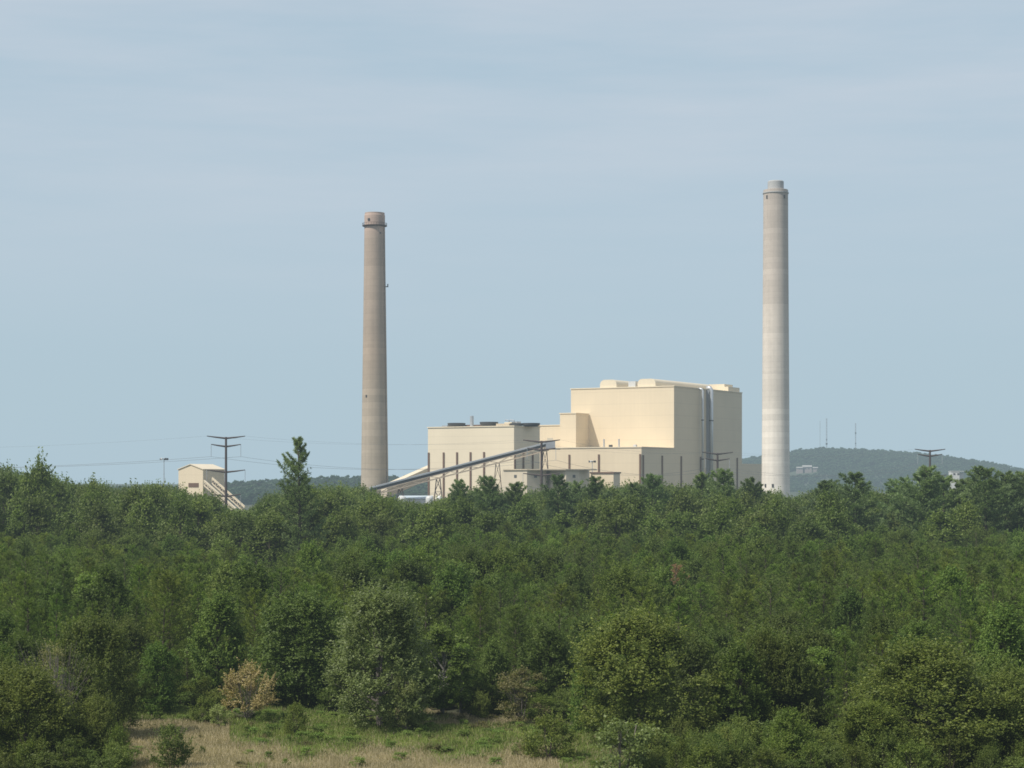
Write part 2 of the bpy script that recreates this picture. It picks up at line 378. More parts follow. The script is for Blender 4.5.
reg('deadtree', broadleaf(480, 7, 2.2, .2, 40, 2600, .055, .8, .2, stems=3, twigs=110), 7, 'mauve', 'greybark')
reg('hilltree0', broadleaf(490, 10, 5.2, .0, 16, 420, 1.1, .7, .34), 10, 'hillwood', 'bark')
reg('hilltree1', broadleaf(491, 12, 4.6, .0, 16, 420, 1.1, .8, .34), 12, 'hillwood', 'bark')

def scatter_stuff(name, keys, pts, label, kind_group=None):
    """one object of countless plants: points carry rotation, size and choice"""
    col = bpy.data.collections.new(name+'_sources')
    for k in keys: col.objects.link(merged(k))
    P = np.array(pts)     # x y z rot sx sz idx
    me = bpy.data.meshes.new(name); me.vertices.add(len(P)); me.vertices.foreach_set('co', P[:, :3].reshape(-1).astype(np.float32))
    a = me.attributes.new('turn', 'FLOAT_VECTOR', 'POINT'); a.data.foreach_set('vector', np.stack([P[:, 0]*0, P[:, 0]*0, P[:, 3]], 1).reshape(-1).astype(np.float32))
    a = me.attributes.new('grow', 'FLOAT_VECTOR', 'POINT'); a.data.foreach_set('vector', np.stack([P[:, 4], P[:, 4], P[:, 5]], 1).reshape(-1).astype(np.float32))
    a = me.attributes.new('pick', 'INT', 'POINT'); a.data.foreach_set('value', P[:, 6].astype(np.int32))
    o = bpy.data.objects.new(name, me); C.objects.link(o); tag(o, label, None, None, 'stuff')
    g = bpy.data.node_groups.new(name, 'GeometryNodeTree')
    g.interface.new_socket('Geometry', in_out='INPUT', socket_type='NodeSocketGeometry')
    g.interface.new_socket('Geometry', in_out='OUTPUT', socket_type='NodeSocketGeometry')
    n = g.nodes; gi, go = n.new('NodeGroupInput'), n.new('NodeGroupOutput')
    ci = n.new('GeometryNodeCollectionInfo'); ci.inputs[0].default_value = col
    ci.inputs['Separate Children'].default_value = True; ci.inputs['Reset Children'].default_value = True
    ip = n.new('GeometryNodeInstanceOnPoints'); ip.inputs['Pick Instance'].default_value = True
    def att(nm, ty):
        q = n.new('GeometryNodeInputNamedAttribute'); q.data_type = ty; q.inputs[0].default_value = nm; return q.outputs[0]
    L = g.links.new
    L(gi.outputs[0], ip.inputs['Points']); L(ci.outputs[0], ip.inputs['Instance'])
    L(att('pick', 'INT'), ip.inputs['Instance Index'])
    e2r = n.new('FunctionNodeEulerToRotation'); L(att('turn', 'FLOAT_VECTOR'), e2r.inputs[0]); L(e2r.outputs[0], ip.inputs['Rotation'])
    L(att('grow', 'FLOAT_VECTOR'), ip.inputs['Scale']); L(ip.outputs[0], go.inputs[0])
    md = o.modifiers.new('scatter', 'NODES'); md.node_group = g
    return o

# ------------------------------------------------------------------ ground
m, nt, out = newmat('meadow_and_forest_floor')
geo = N(nt, 'ShaderNodeNewGeometry'); pos = geo.outputs['Position']
v1 = noise(nt, .35, pos, 6, .65); v2 = noise(nt, .04, pos, 4); v3 = noise(nt, 3.0, pos, 4, .7)
dry = ramp(nt, v1, [(.3, (.19, .17, .08, 1)), (.55, (.34, .29, .18, 1)), (.8, (.27, .25, .13, 1))])
grn = ramp(nt, v1, [(.3, (.025, .03, .014, 1)), (.8, (.07, .07, .035, 1))])
sx = N(nt, 'ShaderNodeSeparateXYZ'); nt.links.new(pos, sx.inputs[0])
mr = N(nt, 'ShaderNodeMapRange'); nt.links.new(sx.outputs[1], mr.inputs[0]); mr.inputs[1].default_value = 158; mr.inputs[2].default_value = 172
ad = N(nt, 'ShaderNodeMath', operation='ADD'); rt = N(nt, 'ShaderNodeMath', operation='DIVIDE'); nt.links.new(sx.outputs[0], rt.inputs[0]); nt.links.new(sx.outputs[1], rt.inputs[1])
ra = N(nt, 'ShaderNodeMapRange'); nt.links.new(rt.outputs[0], ra.inputs[0]); ra.inputs[1].default_value = .035; ra.inputs[2].default_value = .05
rb = N(nt, 'ShaderNodeMapRange'); nt.links.new(rt.outputs[0], rb.inputs[0]); rb.inputs[1].default_value = -.20; rb.inputs[2].default_value = -.215
mx = N(nt, 'ShaderNodeMath', operation='MAXIMUM'); nt.links.new(ra.outputs[0], mx.inputs[0]); nt.links.new(rb.outputs[0], mx.inputs[1])
mx2 = N(nt, 'ShaderNodeMath', operation='MAXIMUM'); nt.links.new(mx.outputs[0], mx2.inputs[0]); nt.links.new(mr.outputs[0], mx2.inputs[1])
nt.links.new(mx2.outputs[0], ad.inputs[0])
sb = N(nt, 'ShaderNodeMath', operation='SUBTRACT'); nt.links.new(v2, sb.inputs[0]); sb.inputs[1].default_value = .5; nt.links.new(sb.outputs[0], ad.inputs[1])
col = mixc(nt, ad.outputs[0], dry, grn)
col = mixc(nt, 1, col, ramp(nt, v3, [(.2, G4(.75)), (.8, G4(1.15))]), 'MULTIPLY')
p = N(nt, 'ShaderNodeBsdfPrincipled', Roughness=1); nt.links.new(col, p.inputs['Base Color']); nt.links.new(p.outputs[0], out.inputs[0])
g = MB(); g.add([(-9000, -500, 0), (9000, -500, 0), (9000, 14000, 0), (-9000, 14000, 0)], [(0, 1, 2, 3)])
g.build('ground', m, kind='structure', label='flat meadow and forest floor')

# grass of the clearing
def in_clearing(x, y):
    px = 512+x/y*F
    back = 176+3*math.sin(px*.05) if px < 500 else 176-(px-500)*.16
    if px > 470: back = min(back, 172)
    return 118 < px < 640 and 128 < y < back
def blades(n, yr, tonef, hr, wr, keep):
    B = rng.uniform(size=(n*2, 2)); ys = yr[0]+(yr[1]-yr[0])*B[:, 0]; xs = (-.22+.36*B[:, 1])*ys
    k = np.array([in_clearing(a, b) and keep(a, b) for a, b in zip(xs, ys)]); xs, ys = xs[k][:n], ys[k][:n]; n = len(xs)
    hh = rng.uniform(*hr, n)*(1+.35*np.sin(xs*.9)*np.cos(ys*.7)); ww = rng.uniform(*wr, n)
    a = rng.uniform(0, 6.28, n); c = np.stack([xs, ys, np.zeros(n)], 1)
    b = np.stack([np.cos(a), np.sin(a), np.zeros(n)], 1)*ww[:, None]
    tip = c+np.stack([rng.normal(size=n)*.25*hh, rng.normal(size=n)*.25*hh, hh], 1)
    V = np.stack([c-b, c+b, tip+b*.35, tip-b*.35], 1)
    T = np.clip(tonef(xs, ys)+rng.normal(size=n)*.18, 0, 1)
    return V, T
def band(x, y): return math.sin(x*.21+y*.35)+math.sin(x*.55-y*.2+2)+.8*math.sin(x*.07+1)
def green_zone(x, y):
    px = 512+x/y*F; py = HY+H*F/y
    e = 750+5*math.sin(px*.045)+3*math.sin(px*.13)+random.gauss(0, 5)
    if px < 230: return py < 722
    return py < e+band(x, y)*2.0 and not (px > 395 and py < 727)
V, T = blades(150000, (128, 180), lambda x, y: .5+.2*np.sin(x*.5)*np.sin(y*.8+x*.2), (.12, .38), (.012, .03), lambda x, y: not green_zone(x, y) or random.random() < .36)
o = bpy.data.objects.new('dry_grass', quadmesh('dry_grass', V, T, [M['drygrass']])); C.objects.link(o); tag(o, 'straw coloured dry grass covering the clearing in front of the wood', None, None, 'stuff')
V, T = blades(90000, (130, 180), lambda x, y: .4+.25*np.sin(x*.35+1)*np.sin(y*.6), (.12, .5), (.02, .05), lambda x, y: green_zone(x, y) or (band(x, y) > 1.7 and random.random() < .5) or (512+x/y*F > 560 and random.random() < .6))
o = bpy.data.objects.new('green_weeds', quadmesh('green_weeds', V, T, [M['greengrass']])); C.objects.link(o); tag(o, 'green weeds and low ground cover in bands across the clearing', None, None, 'stuff')

# ------------------------------------------------------------------ named foreground trees (px, depth, top row, width factor)
occupied = []
def fg(key, px, Y, top, rot, name, label, cat, wide=1., group=None):
    h = wz(top, Y); x = wx(px, Y)
    p = PROTO[key]; occupied.append((x, Y, h/p['h']*wide*p['h']*.28))
    return plant(key, x, Y, h, rot, name, label, cat, group, wide)
fg('willow', 380, 164, 588, .6, 'willow_tree', 'pale grey green leafy tree standing alone at the back of the dry clearing', 'tree', 1.28)
fg('shrub1', 405, 160, 672, 2.1, 'sapling', 'pale leafy sapling at the right foot of the grey green tree', 'tree', .62)
fg('tanbush', 248, 168, 667, .3, 'dry_bush', 'tan yellow dried-out bush at the left back of the clearing', 'bush', 1.0)
fg('shrub1', 219, 165, 703, 1.0, 'shrub', 'pale green low shrub just left of the tan bush', 'bush', 1.0)
fg('shrub0', 203, 168, 699, 2.0, 'shrub', 'darker green low shrub left of the tan bush behind the pale one', 'bush', .95)
fg('shrub0', 295, 158, 706, 2.6, 'shrub', 'small dark upright shrub in the clearing between tan bush and grey green tree', 'bush', .62)
fg('shrub0', 172, 141, 729, .2, 'shrub', 'small round green bush on dry grass at the bottom left edge', 'bush', .95)
fg('shrub0', 202, 148, 747, 1.2, 'shrub', 'tiny low dark tuft of a shrub on dry grass at the left', 'bush', .9)
fg('near0', 92, 158, 624, .4, 'leafy_tree', 'tall leafy tree behind the bushy one in the left foreground', 'tree', .95)
fg('near1', 26, 139, 672, 2.2, 'leafy_tree', 'low spreading tree filling the bottom left corner', 'tree', 1.35)
fg('near2', 96, 141, 700, 1.1, 'leafy_tree', 'low bushy tree in layers beside the bottom left clearing edge', 'tree', 1.05)
fg('near0', -8, 150, 660, 3.1, 'leafy_tree', 'leafy tree cut by the left frame edge in the foreground', 'tree', .9)
fg('deadtree', 53, 150, 640, .3, 'dead_tree', 'grey bare dying tree among the leafy trees at the left', 'tree', 1.0)
fg('mid0', 158, 174, 645, 2.9, 'leafy_tree', 'fresh green rounded tree at the left rear corner of the clearing', 'tree', 1.15)
fg('mid1', 218, 184, 598, .9, 'leafy_tree', 'green pointed tree rising behind the tan bush', 'tree', .95)
fg('dark0', 302, 180, 597, 1.9, 'dark_tree', 'broad dark tree between tan bush and grey green tree', 'tree', 1.15)
fg('dark1', 262, 183, 640, 1.5, 'dark_tree', 'smaller dark tree directly behind the tan bush', 'tree', 1.1)
fg('dark1', 335, 186, 605, 4.0, 'dark_tree', 'dark tree just behind the left side of the grey green tree', 'tree', 1.0)
fg('birch', 443, 172, 620, .7, 'birch_tree', 'green birch with thin white trunk right of the grey green tree', 'tree', 1.15)
fg('birch', 461, 176, 640, 2.7, 'birch_tree', 'smaller birch with white stem showing at the clearing edge', 'tree', .9)
fg('shrub0', 481, 171, 694, .7, 'shrub', 'small green shrub at the rear clearing edge right of the birches', 'bush', .8)
fg('dark1', 492, 176, 640, .2, 'dark_tree', 'slim dark tree right of the birches at the clearing edge', 'tree', .8)
fg('shrub2', 521, 166, 668, 1.7, 'brown_shrub', 'olive brown shrub at the right end of the clearing', 'bush', 1.0)
fg('shrub0', 548, 145, 719, 2.3, 'shrub', 'rounded green shrub in front of the olive brown shrub', 'bush', 1.1)
fg('shrub1', 515, 147, 744, .5, 'shrub', 'tiny sapling on the dry strip at the right of the clearing', 'bush', .8)
fg('near1', 640, 152, 621, .9, 'leafy_tree', 'large twiggy olive tree right of the clearing', 'tree', 1.3)
fg('mid0', 585, 160, 668, .1, 'leafy_tree', 'fresh green tree on the left side of the large olive tree', 'tree', .95)
fg('shrub1', 622, 135, 716, 3.3, 'shrub', 'large pale shrub in front of the large olive tree', 'bush', 1.15)
fg('dark0', 690, 160, 640, 2.2, 'dark_tree', 'dark tree right behind the large olive tree', 'tree', .95)
fg('mid1', 740, 152, 650, 3.6, 'leafy_tree', 'green pointed tree right of the large olive tree', 'tree', 1.0)
fg('near2', 762, 162, 634, 1.9, 'leafy_tree', 'medium leafy tree standing midway between olive tree and right dome tree', 'tree', 1.15)
fg('mid0', 715, 137, 735, 1.9, 'leafy_tree', 'low green sapling clump at the bottom edge right of the pale shrub', 'bush', 1.3)
fg('mid1', 790, 138, 712, 5.1, 'leafy_tree', 'small bright green tree at the bottom edge left of the dome tree', 'tree', 1.2)
fg('birch', 822, 160, 643, 1.3, 'leafy_tree', 'pale crowned tree rising left of the right dome tree', 'tree', 1.15)
fg('near0', 930, 143, 650, 5.2, 'leafy_tree', 'broad dome shaped tree in the right foreground', 'tree', 1.6)
fg('near1', 868, 138, 706, 4.4, 'leafy_tree', 'low spreading tree at the left foot of the right dome tree', 'tree', 1.45)
fg('near2', 1010, 143, 672, .9, 'leafy_tree', 'leafy tree cut by the right frame edge in the foreground', 'tree', 1.1)
fg('mid1', 1003, 160, 612, .4, 'leafy_tree', 'tall green tree behind the dome tree near the right edge', 'tree', .9)
fg('deadpine', 676, 255, 564, .9, 'dead_pine', 'single rust brown dead pine among green pines right of centre', 'tree', 1.15)
occupied[-1] = (occupied[-1][0], 251, 6.5)
fg('deadpine', 655, 256, 596, 2.9, 'dead_pine', 'shorter brown dying pine left of the rust brown one', 'tree', .6)
# skyline specimens
fg('lonepine', 298, 368, 441, 2.3, 'white_pine', 'tall lone pine with ragged plumes rising above the treeline right of the left pylon', 'tree', 1.0)
occupied[-1] = (occupied[-1][0], 366, 5)
fg('oak1', 37, 415, 463, 2.0, 'tall_tree', 'tallest dark tree at the left end of the treeline', 'tree', .62)
fg('oak0', 4, 425, 473, 1.0, 'tall_tree', 'leafy treetop at the very left end of the treeline', 'tree', .6)
fg('oak3', 92, 440, 481, 3.0, 'tall_tree', 'smaller treetop right of the tallest one at the left end', 'tree', .5)
sky_pines = [(489, 660, 480, 'pine top in front of the middle of the pale building, below the conveyor'), (461, 690, 484, 'small pointed pine top right of the low white domes'),
 (558, 640, 478, 'pine top directly right of the pylon before the silos'), (515, 650, 486, 'pine top between conveyor trestle and pylon'), (577, 660, 485, 'low pine top in front of the octagonal silos right side'),
 (596, 640, 480, 'pine top beside the small box shaped annex'), (652, 650, 478, 'pine top under the corner of the boiler house'), (633, 655, 487, 'low pine top left of the boiler house corner'), (702, 640, 476, 'pine top left of the pylon by the twin pipes'),
 (724, 645, 473, 'pine top right of the pylon by the twin pipes'), (754, 650, 482, 'pine top just left of the pale chimney foot'), (855, 560, 478, 'dark pine top below the hill masts'),
 (826, 600, 486, 'pine top left of the dark one below the masts'), (925, 520, 473, 'wide plumed pine in front of the right pylon'), (944, 540, 481, 'plumed pine right of the right pylon before the white building'),
 (985, 520, 473, 'slim pine spire right of the small white building'), (1006, 530, 478, 'bushy pine near the right end of the treeline'), (1022, 520, 477, 'pine at the very right end of the treeline'), (967, 560, 484, 'pine between the white building and the slim spire'), (905, 560, 484, 'low pine left of the right pylon')]
for i, (px, Y, top, lb) in enumerate(sky_pines):
    fg('wpine%d' % (i % 3), px, 405+(Y-500)*.25+(i*7) % 15, top-(3 if px > 800 else 1), i*1.3, 'white_pine', lb, 'tree', 1.1 if px < 800 else 1.35)

# ------------------------------------------------------------------ the wood
SK = [(-80, 468), (0, 468), (20, 474), (55, 477), (75, 485), (95, 482), (110, 488), (135, 489), (155, 484), (175, 490), (205, 495), (228, 505), (250, 507), (265, 497), (300, 488), (345, 487), (372, 490), (400, 497), (425, 500), (445, 494),
      (480, 491), (520, 493), (560, 491), (610, 489), (650, 484), (680, 488), (720, 486), (760, 490), (790, 496), (805, 494), (830, 486), (870, 491), (900, 493), (930, 489), (955, 490), (980, 486), (1024, 484), (1100, 480)]
skx, sky_ = zip(*SK)
def belt_start(px): return 395+38*math.sin(px*.013+1)+22*math.sin(px*.037+1) - (30 if px < 300 else 0) + random.gauss(0, 22)
def jitter_rows(y0, y1, sp):
    y = y0; r = 0
    while y < y1:
        xw = .285*y; x = -xw+(r % 2)*sp/2
        while x < xw:
            yield x+random.uniform(-.38, .38)*sp, y+random.uniform(-.38, .38)*sp; x += sp
        y += sp*.87; r += 1
def free(x, y, pad=1.0):
    return all((x-a)**2+(y-b)**2 > (r+pad)**2 for a, b, r in occupied)
pines, broad = [], []
for x, y in jitter_rows(136, 455, 4.0):
    px = 512+x/y*F
    if y > belt_start(px): continue
    if in_clearing(x, y) or (100 < px < 500 and y < 180) or (500 <= px < 600 and y < 172): continue
    if px <= 100 and y < 152: continue
    if px >= 600 and y < 150: continue
    if not free(x, y, .9): continue
    fr = (y-175)/60
    nz = math.sin(x*.09+2)*math.sin(y*.055)+.6*math.sin(x*.031-y*.04)
    if random.random() < (.42 if y < 195 else .05 + .14*(y > 330)) + (.34 if nz > .85 else 0):
        hh = random.uniform(5.5, 8.5) if y < 200 else random.uniform(7.5, 11.5)
        if random.random() < .6 or nz > .75: broad.append((x, y, hh, random.choice(['mid0', 'mid1', 'dark0', 'dark1', 'near2', 'birch'])))
    else:
        hh = random.choice([random.uniform(4.5, 8.0), random.uniform(7.5, 11.0)]) + 1.0*math.sin(x*.05+y*.02) - (1.2 if y < 190 else 0)
        pines.append((x, y, max(4.5, hh+max(0, (y-300)/150*1.5))))
oaks = []
for x, y in jitter_rows(370, 780, 7.6):
    px = 512+x/y*F
    if y < belt_start(px) or not free(x, y, .5): continue
    s = np.interp(px, skx, sky_)
    hmax = H-(s-HY)/F*y
    k = (y-belt_start(px))/60
    d = (random.uniform(-1.0, 1.2) if random.random() < .28 else random.uniform(1.8, 7.0)) if k > .5 else random.uniform(.5, 8.0)
    if random.random() < .12: d *= .2
    if 375 < px < 450 or 215 < px < 262: d = max(d, 1.0)
    oaks.append((x, y, max(8, hmax-1.0-d), random.randrange(4)))
pines.sort(key=lambda t: t[1]); broad.sort(key=lambda t: t[1]); oaks.sort(key=lambda t: t[1])
inview = lambda x, y: abs(x/y) < .262
def split(lst, n):
    a, b = [], []
    for t in lst: (a if len(a) < n and inview(t[0], t[1]) else b).append(t)
    return a, b
ip_, sp_ = split(pines, 290)
for x, y, h in ip_:
    plant('pine%d' % random.randrange(6), x, y, h, random.uniform(0, 6.28), 'young_pine', 'young green pine in the dense nearer part of the wood', 'tree', 'young pines crowded in the wood', random.uniform(.95, 1.45))
ib_, sb_ = split(broad, 200)
for x, y, h, k in ib_:
    plant(k, x, y, h, random.uniform(0, 6.28), 'broadleaf_tree', 'broadleaf tree growing among the young pines', 'tree', 'broadleaf trees among the pines', random.uniform(.85, 1.1))
io_, so_ = split(oaks, 285)
for x, y, h, k in io_:
    plant('oak%d' % k, x, y, h, random.uniform(0, 6.28), 'oak_tree', 'tall rounded broadleaf tree in the dark belt behind the pines', 'tree', 'tall broadleaf trees of the rear belt', random.uniform(.85, 1.1)*16/max(h, 13)*.95)
rot = lambda: random.uniform(0, 6.28)
scatter_stuff('pine_wood', ['pine0', 'pine1', 'pine2', 'pine3', 'pine4', 'pine5'], [(x, y, 0, rot(), h/10*random.uniform(.95, 1.45), h/10, random.randrange(6)) for x, y, h in sp_], 'mass of young pines filling the middle of the wood')
keys = sorted(set(t[3] for t in sb_))
scatter_stuff('mixed_wood', keys, [(x, y, 0, rot(), h/9*random.uniform(.85, 1.1), h/9, keys.index(k)) for x, y, h, k in sb_], 'farther broadleaf trees scattered in the pine wood')
scatter_stuff('broadleaf_wood', ['oak0', 'oak1', 'oak2', 'oak3'], [(x, y, 0, rot(), h/16*random.uniform(.9, 1.1)*16/max(h, 13)*.95, h/16, k) for x, y, h, k in so_], 'mass of tall broadleaf trees receding to the power station')
under = []
for x, y in jitter_rows(133, 235, 2.1):
    px = 512+x/y*F
    if in_clearing(x, y) or (130 < px < 470 and y < 176) or (px >= 470 and px < 590 and y < 169): continue
    if random.random() < .25: continue
    under.append((x, y, 0, rot(), random.uniform(.5, 1.1), random.uniform(.45, .95) if y > 160 else random.uniform(.5, 1.0), random.randrange(2)))
scatter_stuff('undergrowth', ['shrub0', 'shrub3'], under, 'dense low undergrowth beneath the trees at the edge of the wood')
weeds = []
for x, y in jitter_rows(134, 178, 1.5):
    if not in_clearing(x, y): continue
    q = .45 if green_zone(x, y) else .05
    if band(x, y) > 1.2: q += .12
    if random.random() < q: weeds.append((x, y, 0, rot(), random.uniform(.4, 1.3), random.uniform(.25, .8), 0 if random.random() < .8 else 1))
scatter_stuff('low_scrub', ['weed', 'weedtan'], weeds, 'low leafy weeds and scrub tufts dotted over the clearing')
print('trees', len(pines), len(broad), len(oaks))

# ------------------------------------------------------------------ hills
def hill(name, Y0, prof, slope, back, label, dy=40):
    px_, py_ = zip(*prof)
    xs = np.arange(-1.4, 1.41, .02)*.36*Y0; mb = MB(); nx = len(xs)
    rows = [(-slope, 0), (-slope*.75, .10), (-slope*.5, .33), (-slope*.25, .70), (-slope*.1, .92), (0, 1), (back*.3, .9), (back, 0)]
    def crest(x): return wz(np.interp(512+x/Y0*F, px_, py_), Y0)
    vs = [(x, Y0+dy_, max(-2, crest(x))*f - (2 if f == 0 else 0)) for dy_, f in rows for x in xs]
    fs = [(r*nx+i, r*nx+i+1, (r+1)*nx+i+1, (r+1)*nx+i) for r in range(len(rows)-1) for i in range(nx-1)]
    mb.add(vs, fs); o = mb.build(name, M['hillground'], smooth=True, kind='structure', label=label)
    def zat(x, y):
        t = y-Y0; ys = [a for a, b in rows]; fsx = [b for a, b in rows]
        return max(-2, crest(x))*np.interp(t, ys, fsx)
    return zat
M['hillground'] = paint('wooded_hill_soil', (.05, .065, .035, 1), .95, 0, .2, (.01, .01, .01))
TC = 4.5   # canopy height in pixels at the far hill is added on top of the crest
z1 = hill('hill', 4000, [(-400, 484), (560, 484), (640, 476), (700, 468), (742, 464), (775, 459), (800, 454.5), (826, 453), (860, 453.5), (890, 456), (925, 458.5), (960, 463), (1000, 470), (1024, 478), (1060, 483), (1500, 487)], 900, 500, 'long wooded hill on the right horizon')
z2 = hill('low_ridge', 2400, [(-400, 495), (170, 495), (215, 491), (260, 489), (290, 486), (345, 484), (390, 484), (410, 483), (440, 485), (500, 490), (700, 492), (1500, 492)], 500, 300, 'low wooded ridge behind the left chimney')
P = []
while len(P) < 9500:
    y = random.uniform(3150, 4060); x = random.uniform(150, 1500)
    t = (y-3100)/900
    if random.random() > .35+.65*t: continue
    if abs(x-wx(800, 3700)) < 26 and 3600 < y < 3725: continue
    if abs(x-wx(826, 3560)) < 22 and 3500 < y < 3580 or abs(x-wx(812, 3500)) < 26 and 3440 < y < 3490: continue
    s = random.uniform(.75, 1.25); P.append((x, y, z1(x, y)-1, rot(), s*1.15, s, random.randrange(2)))
scatter_stuff('hillside_wood', ['hilltree0', 'hilltree1'], P, 'hazy wood covering the far hill')
P = []
for _ in range(5200):
    y = random.uniform(1950, 2450); x = random.uniform(-750, 260)
    s = random.uniform(.7, 1.15); P.append((x, y, z2(x, y)-1, rot(), s, s, random.randrange(2)))
scatter_stuff('ridge_wood', ['hilltree0', 'hilltree1'], P, 'hazy wood on the low ridge at left')

# ------------------------------------------------------------------ power station
U = np.array([-.866, .5, 0]); Vv = np.array([.5, .866, 0]); Z = np.array([0, 0, 1.])
K = np.array([81., 1000., 0])
def P3(s, t, z, o=K): return o+U*s+Vv*t+Z*z
def block(mb, s0, s1, t0, t1, z0, z1, o=K): mb.box(P3(s0, t0, z0, o), U*(s1-s0), Vv*(t1-t0), Z*(z1-z0))
def s_at(px, t, o=K):
    a = (px-512)/F; b = o+Vv*t
    return (b[0]-a*b[1])/(.866+.5*a)
def t_at(px, s, o=K):
    a = (px-512)/F; b = o+U*s
    return (a*b[1]-b[0])/(.5-.866*a)
def parapet(root, s0, s1, t0, t1, z, o=K, name='roof_trim', mat='wall_b'):
    mb = MB(); w = .35
    block(mb, s0-w, s1+w, t0-w, t0-.003, z-.25, z+.2, o); block(mb, s0-w, s0-.003, t0-.003, t1, z-.25, z+.2, o)
    mb.build(name, M[mat], root)

ZM = 69.5
boiler = empty('boiler_house', tuple(P3(20, 20, 0)), 'tallest tan block building of the power station beside the pale chimney', 'building')
mb = MB(); block(mb, 0, 58.5, 0, 84.9, 0, ZM); mb.build('main_block', M['wall'], boiler)
parapet(boiler, 0, 58.5, 0, 84.9, ZM)
mb = MB(); block(mb, 48.1, 57.3, -14, -.004, 0, 56.4); mb.build('stair_tower', M['wall'], boiler)
parapet(boiler, 48.1, 57.3, -14, -.5, 56.4)
mb = MB(); block(mb, 57.32, 75, -10, 30, 0, 50.6); mb.build('side_block', M['wall'], boiler)
parapet(boiler, 57.7, 75, -10, 30, 50.6)
mb = MB(); block(mb, .004, 75, -36.6, -14.004, 0, 38.4); block(mb, .004, 48.096, -14.003, -.004, 0, 38.4); mb.build('turbine_hall', M['wall'], boiler)
parapet(boiler, .004, 75, -36.6, -.4, 38.4)
mb = MB(); block(mb, .003, 40, 84.904, 126, 0, 31.5); mb.build('rear_annex', M['wall'], boiler)
for px in (569.5, 599.0, 640.3):
    s = s_at(px, -36.6); mb = MB(); block(mb, s-.45, s+.45, -37.0, -36.604, 0, 35); mb.build('pilaster', M['trim'], boiler)
for px in (643.0, 662, 681, 700.5, 717.5, 737):
    t = t_at(px, 0); mb = MB(); block(mb, -.36, -.002, t-.6, t+.6, 0, 34.5); mb.build('pilaster', M['trim'], boiler)
# barrel-topped ducts on the roof
def barrel(s0, s1, t0, t1, zb, zt, name):
    n = 10; w = s1-s0; rr = min((zt-zb)*.62, w*.35); poly = []
    poly.append(P3(s0, t0, zb)); poly.append(P3(s1, t0, zb))
    for k in range(n+1):
        a = k/n*math.pi/2; poly.append(P3(s1-rr+rr*math.cos(a), t0, zt-rr+rr*math.sin(a)))
    for k in range(n+1):
        a = math.pi/2+k/n*math.pi/2; poly.append(P3(s0+rr+rr*math.cos(a), t0, zt-rr+rr*math.sin(a)))
    mb = MB(); mb.prism(poly, Vv*(t1-t0)); mb.build(name, M['wall_b'], boiler)
barrel(s_at(655.5, 1.5), s_at(637.5, 1.5), 1.5, 70, ZM+.002, ZM+4.1, 'roof_monitor')
barrel(s_at(616.5, 1.5), s_at(600, 1.5), 1.5, 60, ZM+.002, ZM+4.2, 'roof_monitor')
mb = MB(); block(mb, 22.5, 26.5, 2, 9, ZM+.002, ZM+3.1); mb.build('roof_vent', M['white'], boiler)
mb = MB(); block(mb, 5, 14, 73, 84, ZM+.002, ZM+4.3); mb.build('roof_penthouse', M['wall_b'], boiler)
mb = MB(); block(mb, 1, 6, 69, 84, ZM+.003, ZM+2.6); mb.build('roof_penthouse', M['wall_b'], boiler)
# the two vertical pipes
for px, r in ((702.6, .55), (711.2, 1.05)):
    t = t_at(px, -2); c = P3(-2, t, 0)
    mb = MB(); zz = ZM+.6 if r > 1 else ZM-.3
    mb.tube([c, c+Z*(zz-.8), c+Z*zz+U*.5, c+Z*(zz+.2)+U*2.5], r, 16); pb = mb.build('vertical_pipe', M['pipe'], boiler, smooth=True)
    for z in (23, 33, 53):
        mb = MB(); mb.lathe(c[0], c[1], [(r+.003, z), (r+.2, z), (r+.2, z+.5), (r+.003, z+.5)], 16); mb.build('pipe_band', M['darkmetal'], pb)
    if r > 1: mb = MB(); mb.box(P3(-1.4, t-1.75, 8), U*1.39, Vv*.45, Z*(zz-9)); mb.build('pipe_rack', M['greymetal'], boiler)
# equipment on the turbine hall roof
for px in (604, 619):
    s = s_at(px, -30); c = P3(s, -30, 38.4); mb = MB(); mb.tube([c, c+Z*4.2], .38, 10); mb.build('roof_pipe', M['steel'], boiler)
for px, m_ in ((610.5, 'darkmetal'), (635, 'white')):
    s = s_at(px, -33); mb = MB(); block(mb, s-.7, s+.7, -33.5, -32, 38.402, 39.7); mb.build('roof_fan', M[m_], boiler)

# western turbine building
KA = np.array([.93, 925., 0]); ZA = 47.3
west = empty('turbine_building', tuple(P3(20, 12, 0, KA)), 'lower pale tan flat roofed building with dark fans on its roof, behind the conveyor', 'building')
mb = MB(); block(mb, 0, 47.1, 0, 24.4, 0, ZA, KA); mb.build('main_block', M['wall_b'], west)
parapet(west, 0, 47.1, 0, 24.4, ZA, KA)
for px in (428.8, 443.8, 457.2, 470.7, 484.2):
    s = s_at(px, 0, KA); s = min(s, 46.6); mb = MB(); block(mb, s-.42, s+.42, -.4, -.004, 0, 35.4, KA); mb.build('pilaster', M['trim'], west)
for px in (514.6, 523.2, 532.5):
    t = t_at(px, 0, KA); t = max(t, .5); mb = MB(); block(mb, -.36, -.002, t-.6, t+.6, 0, 35, KA); mb.build('pilaster', M['trim'], west)
def fan(px, t, r, zc=1.2, mat='darkmetal'):
    s = s_at(px, t, KA); c = P3(s, t, 0, KA); z = ZA
    mb = MB(); mb.lathe(c[0], c[1], [(r*.80, z+.002), (r*.82, z+zc*.5), (r*.97, z+zc), (r, z+zc+.9), (r*.93, z+zc+.95), (r*.85, z+zc+.2)], 28)
    return mb.build('roof_fan', M[mat], west)
fan(456.5, 6, 4.3, 1.1); fan(489, 8, 4.4, 1.4); fan(516, 9, 3.4, .6); fan(531, 13, 4.3, .7)
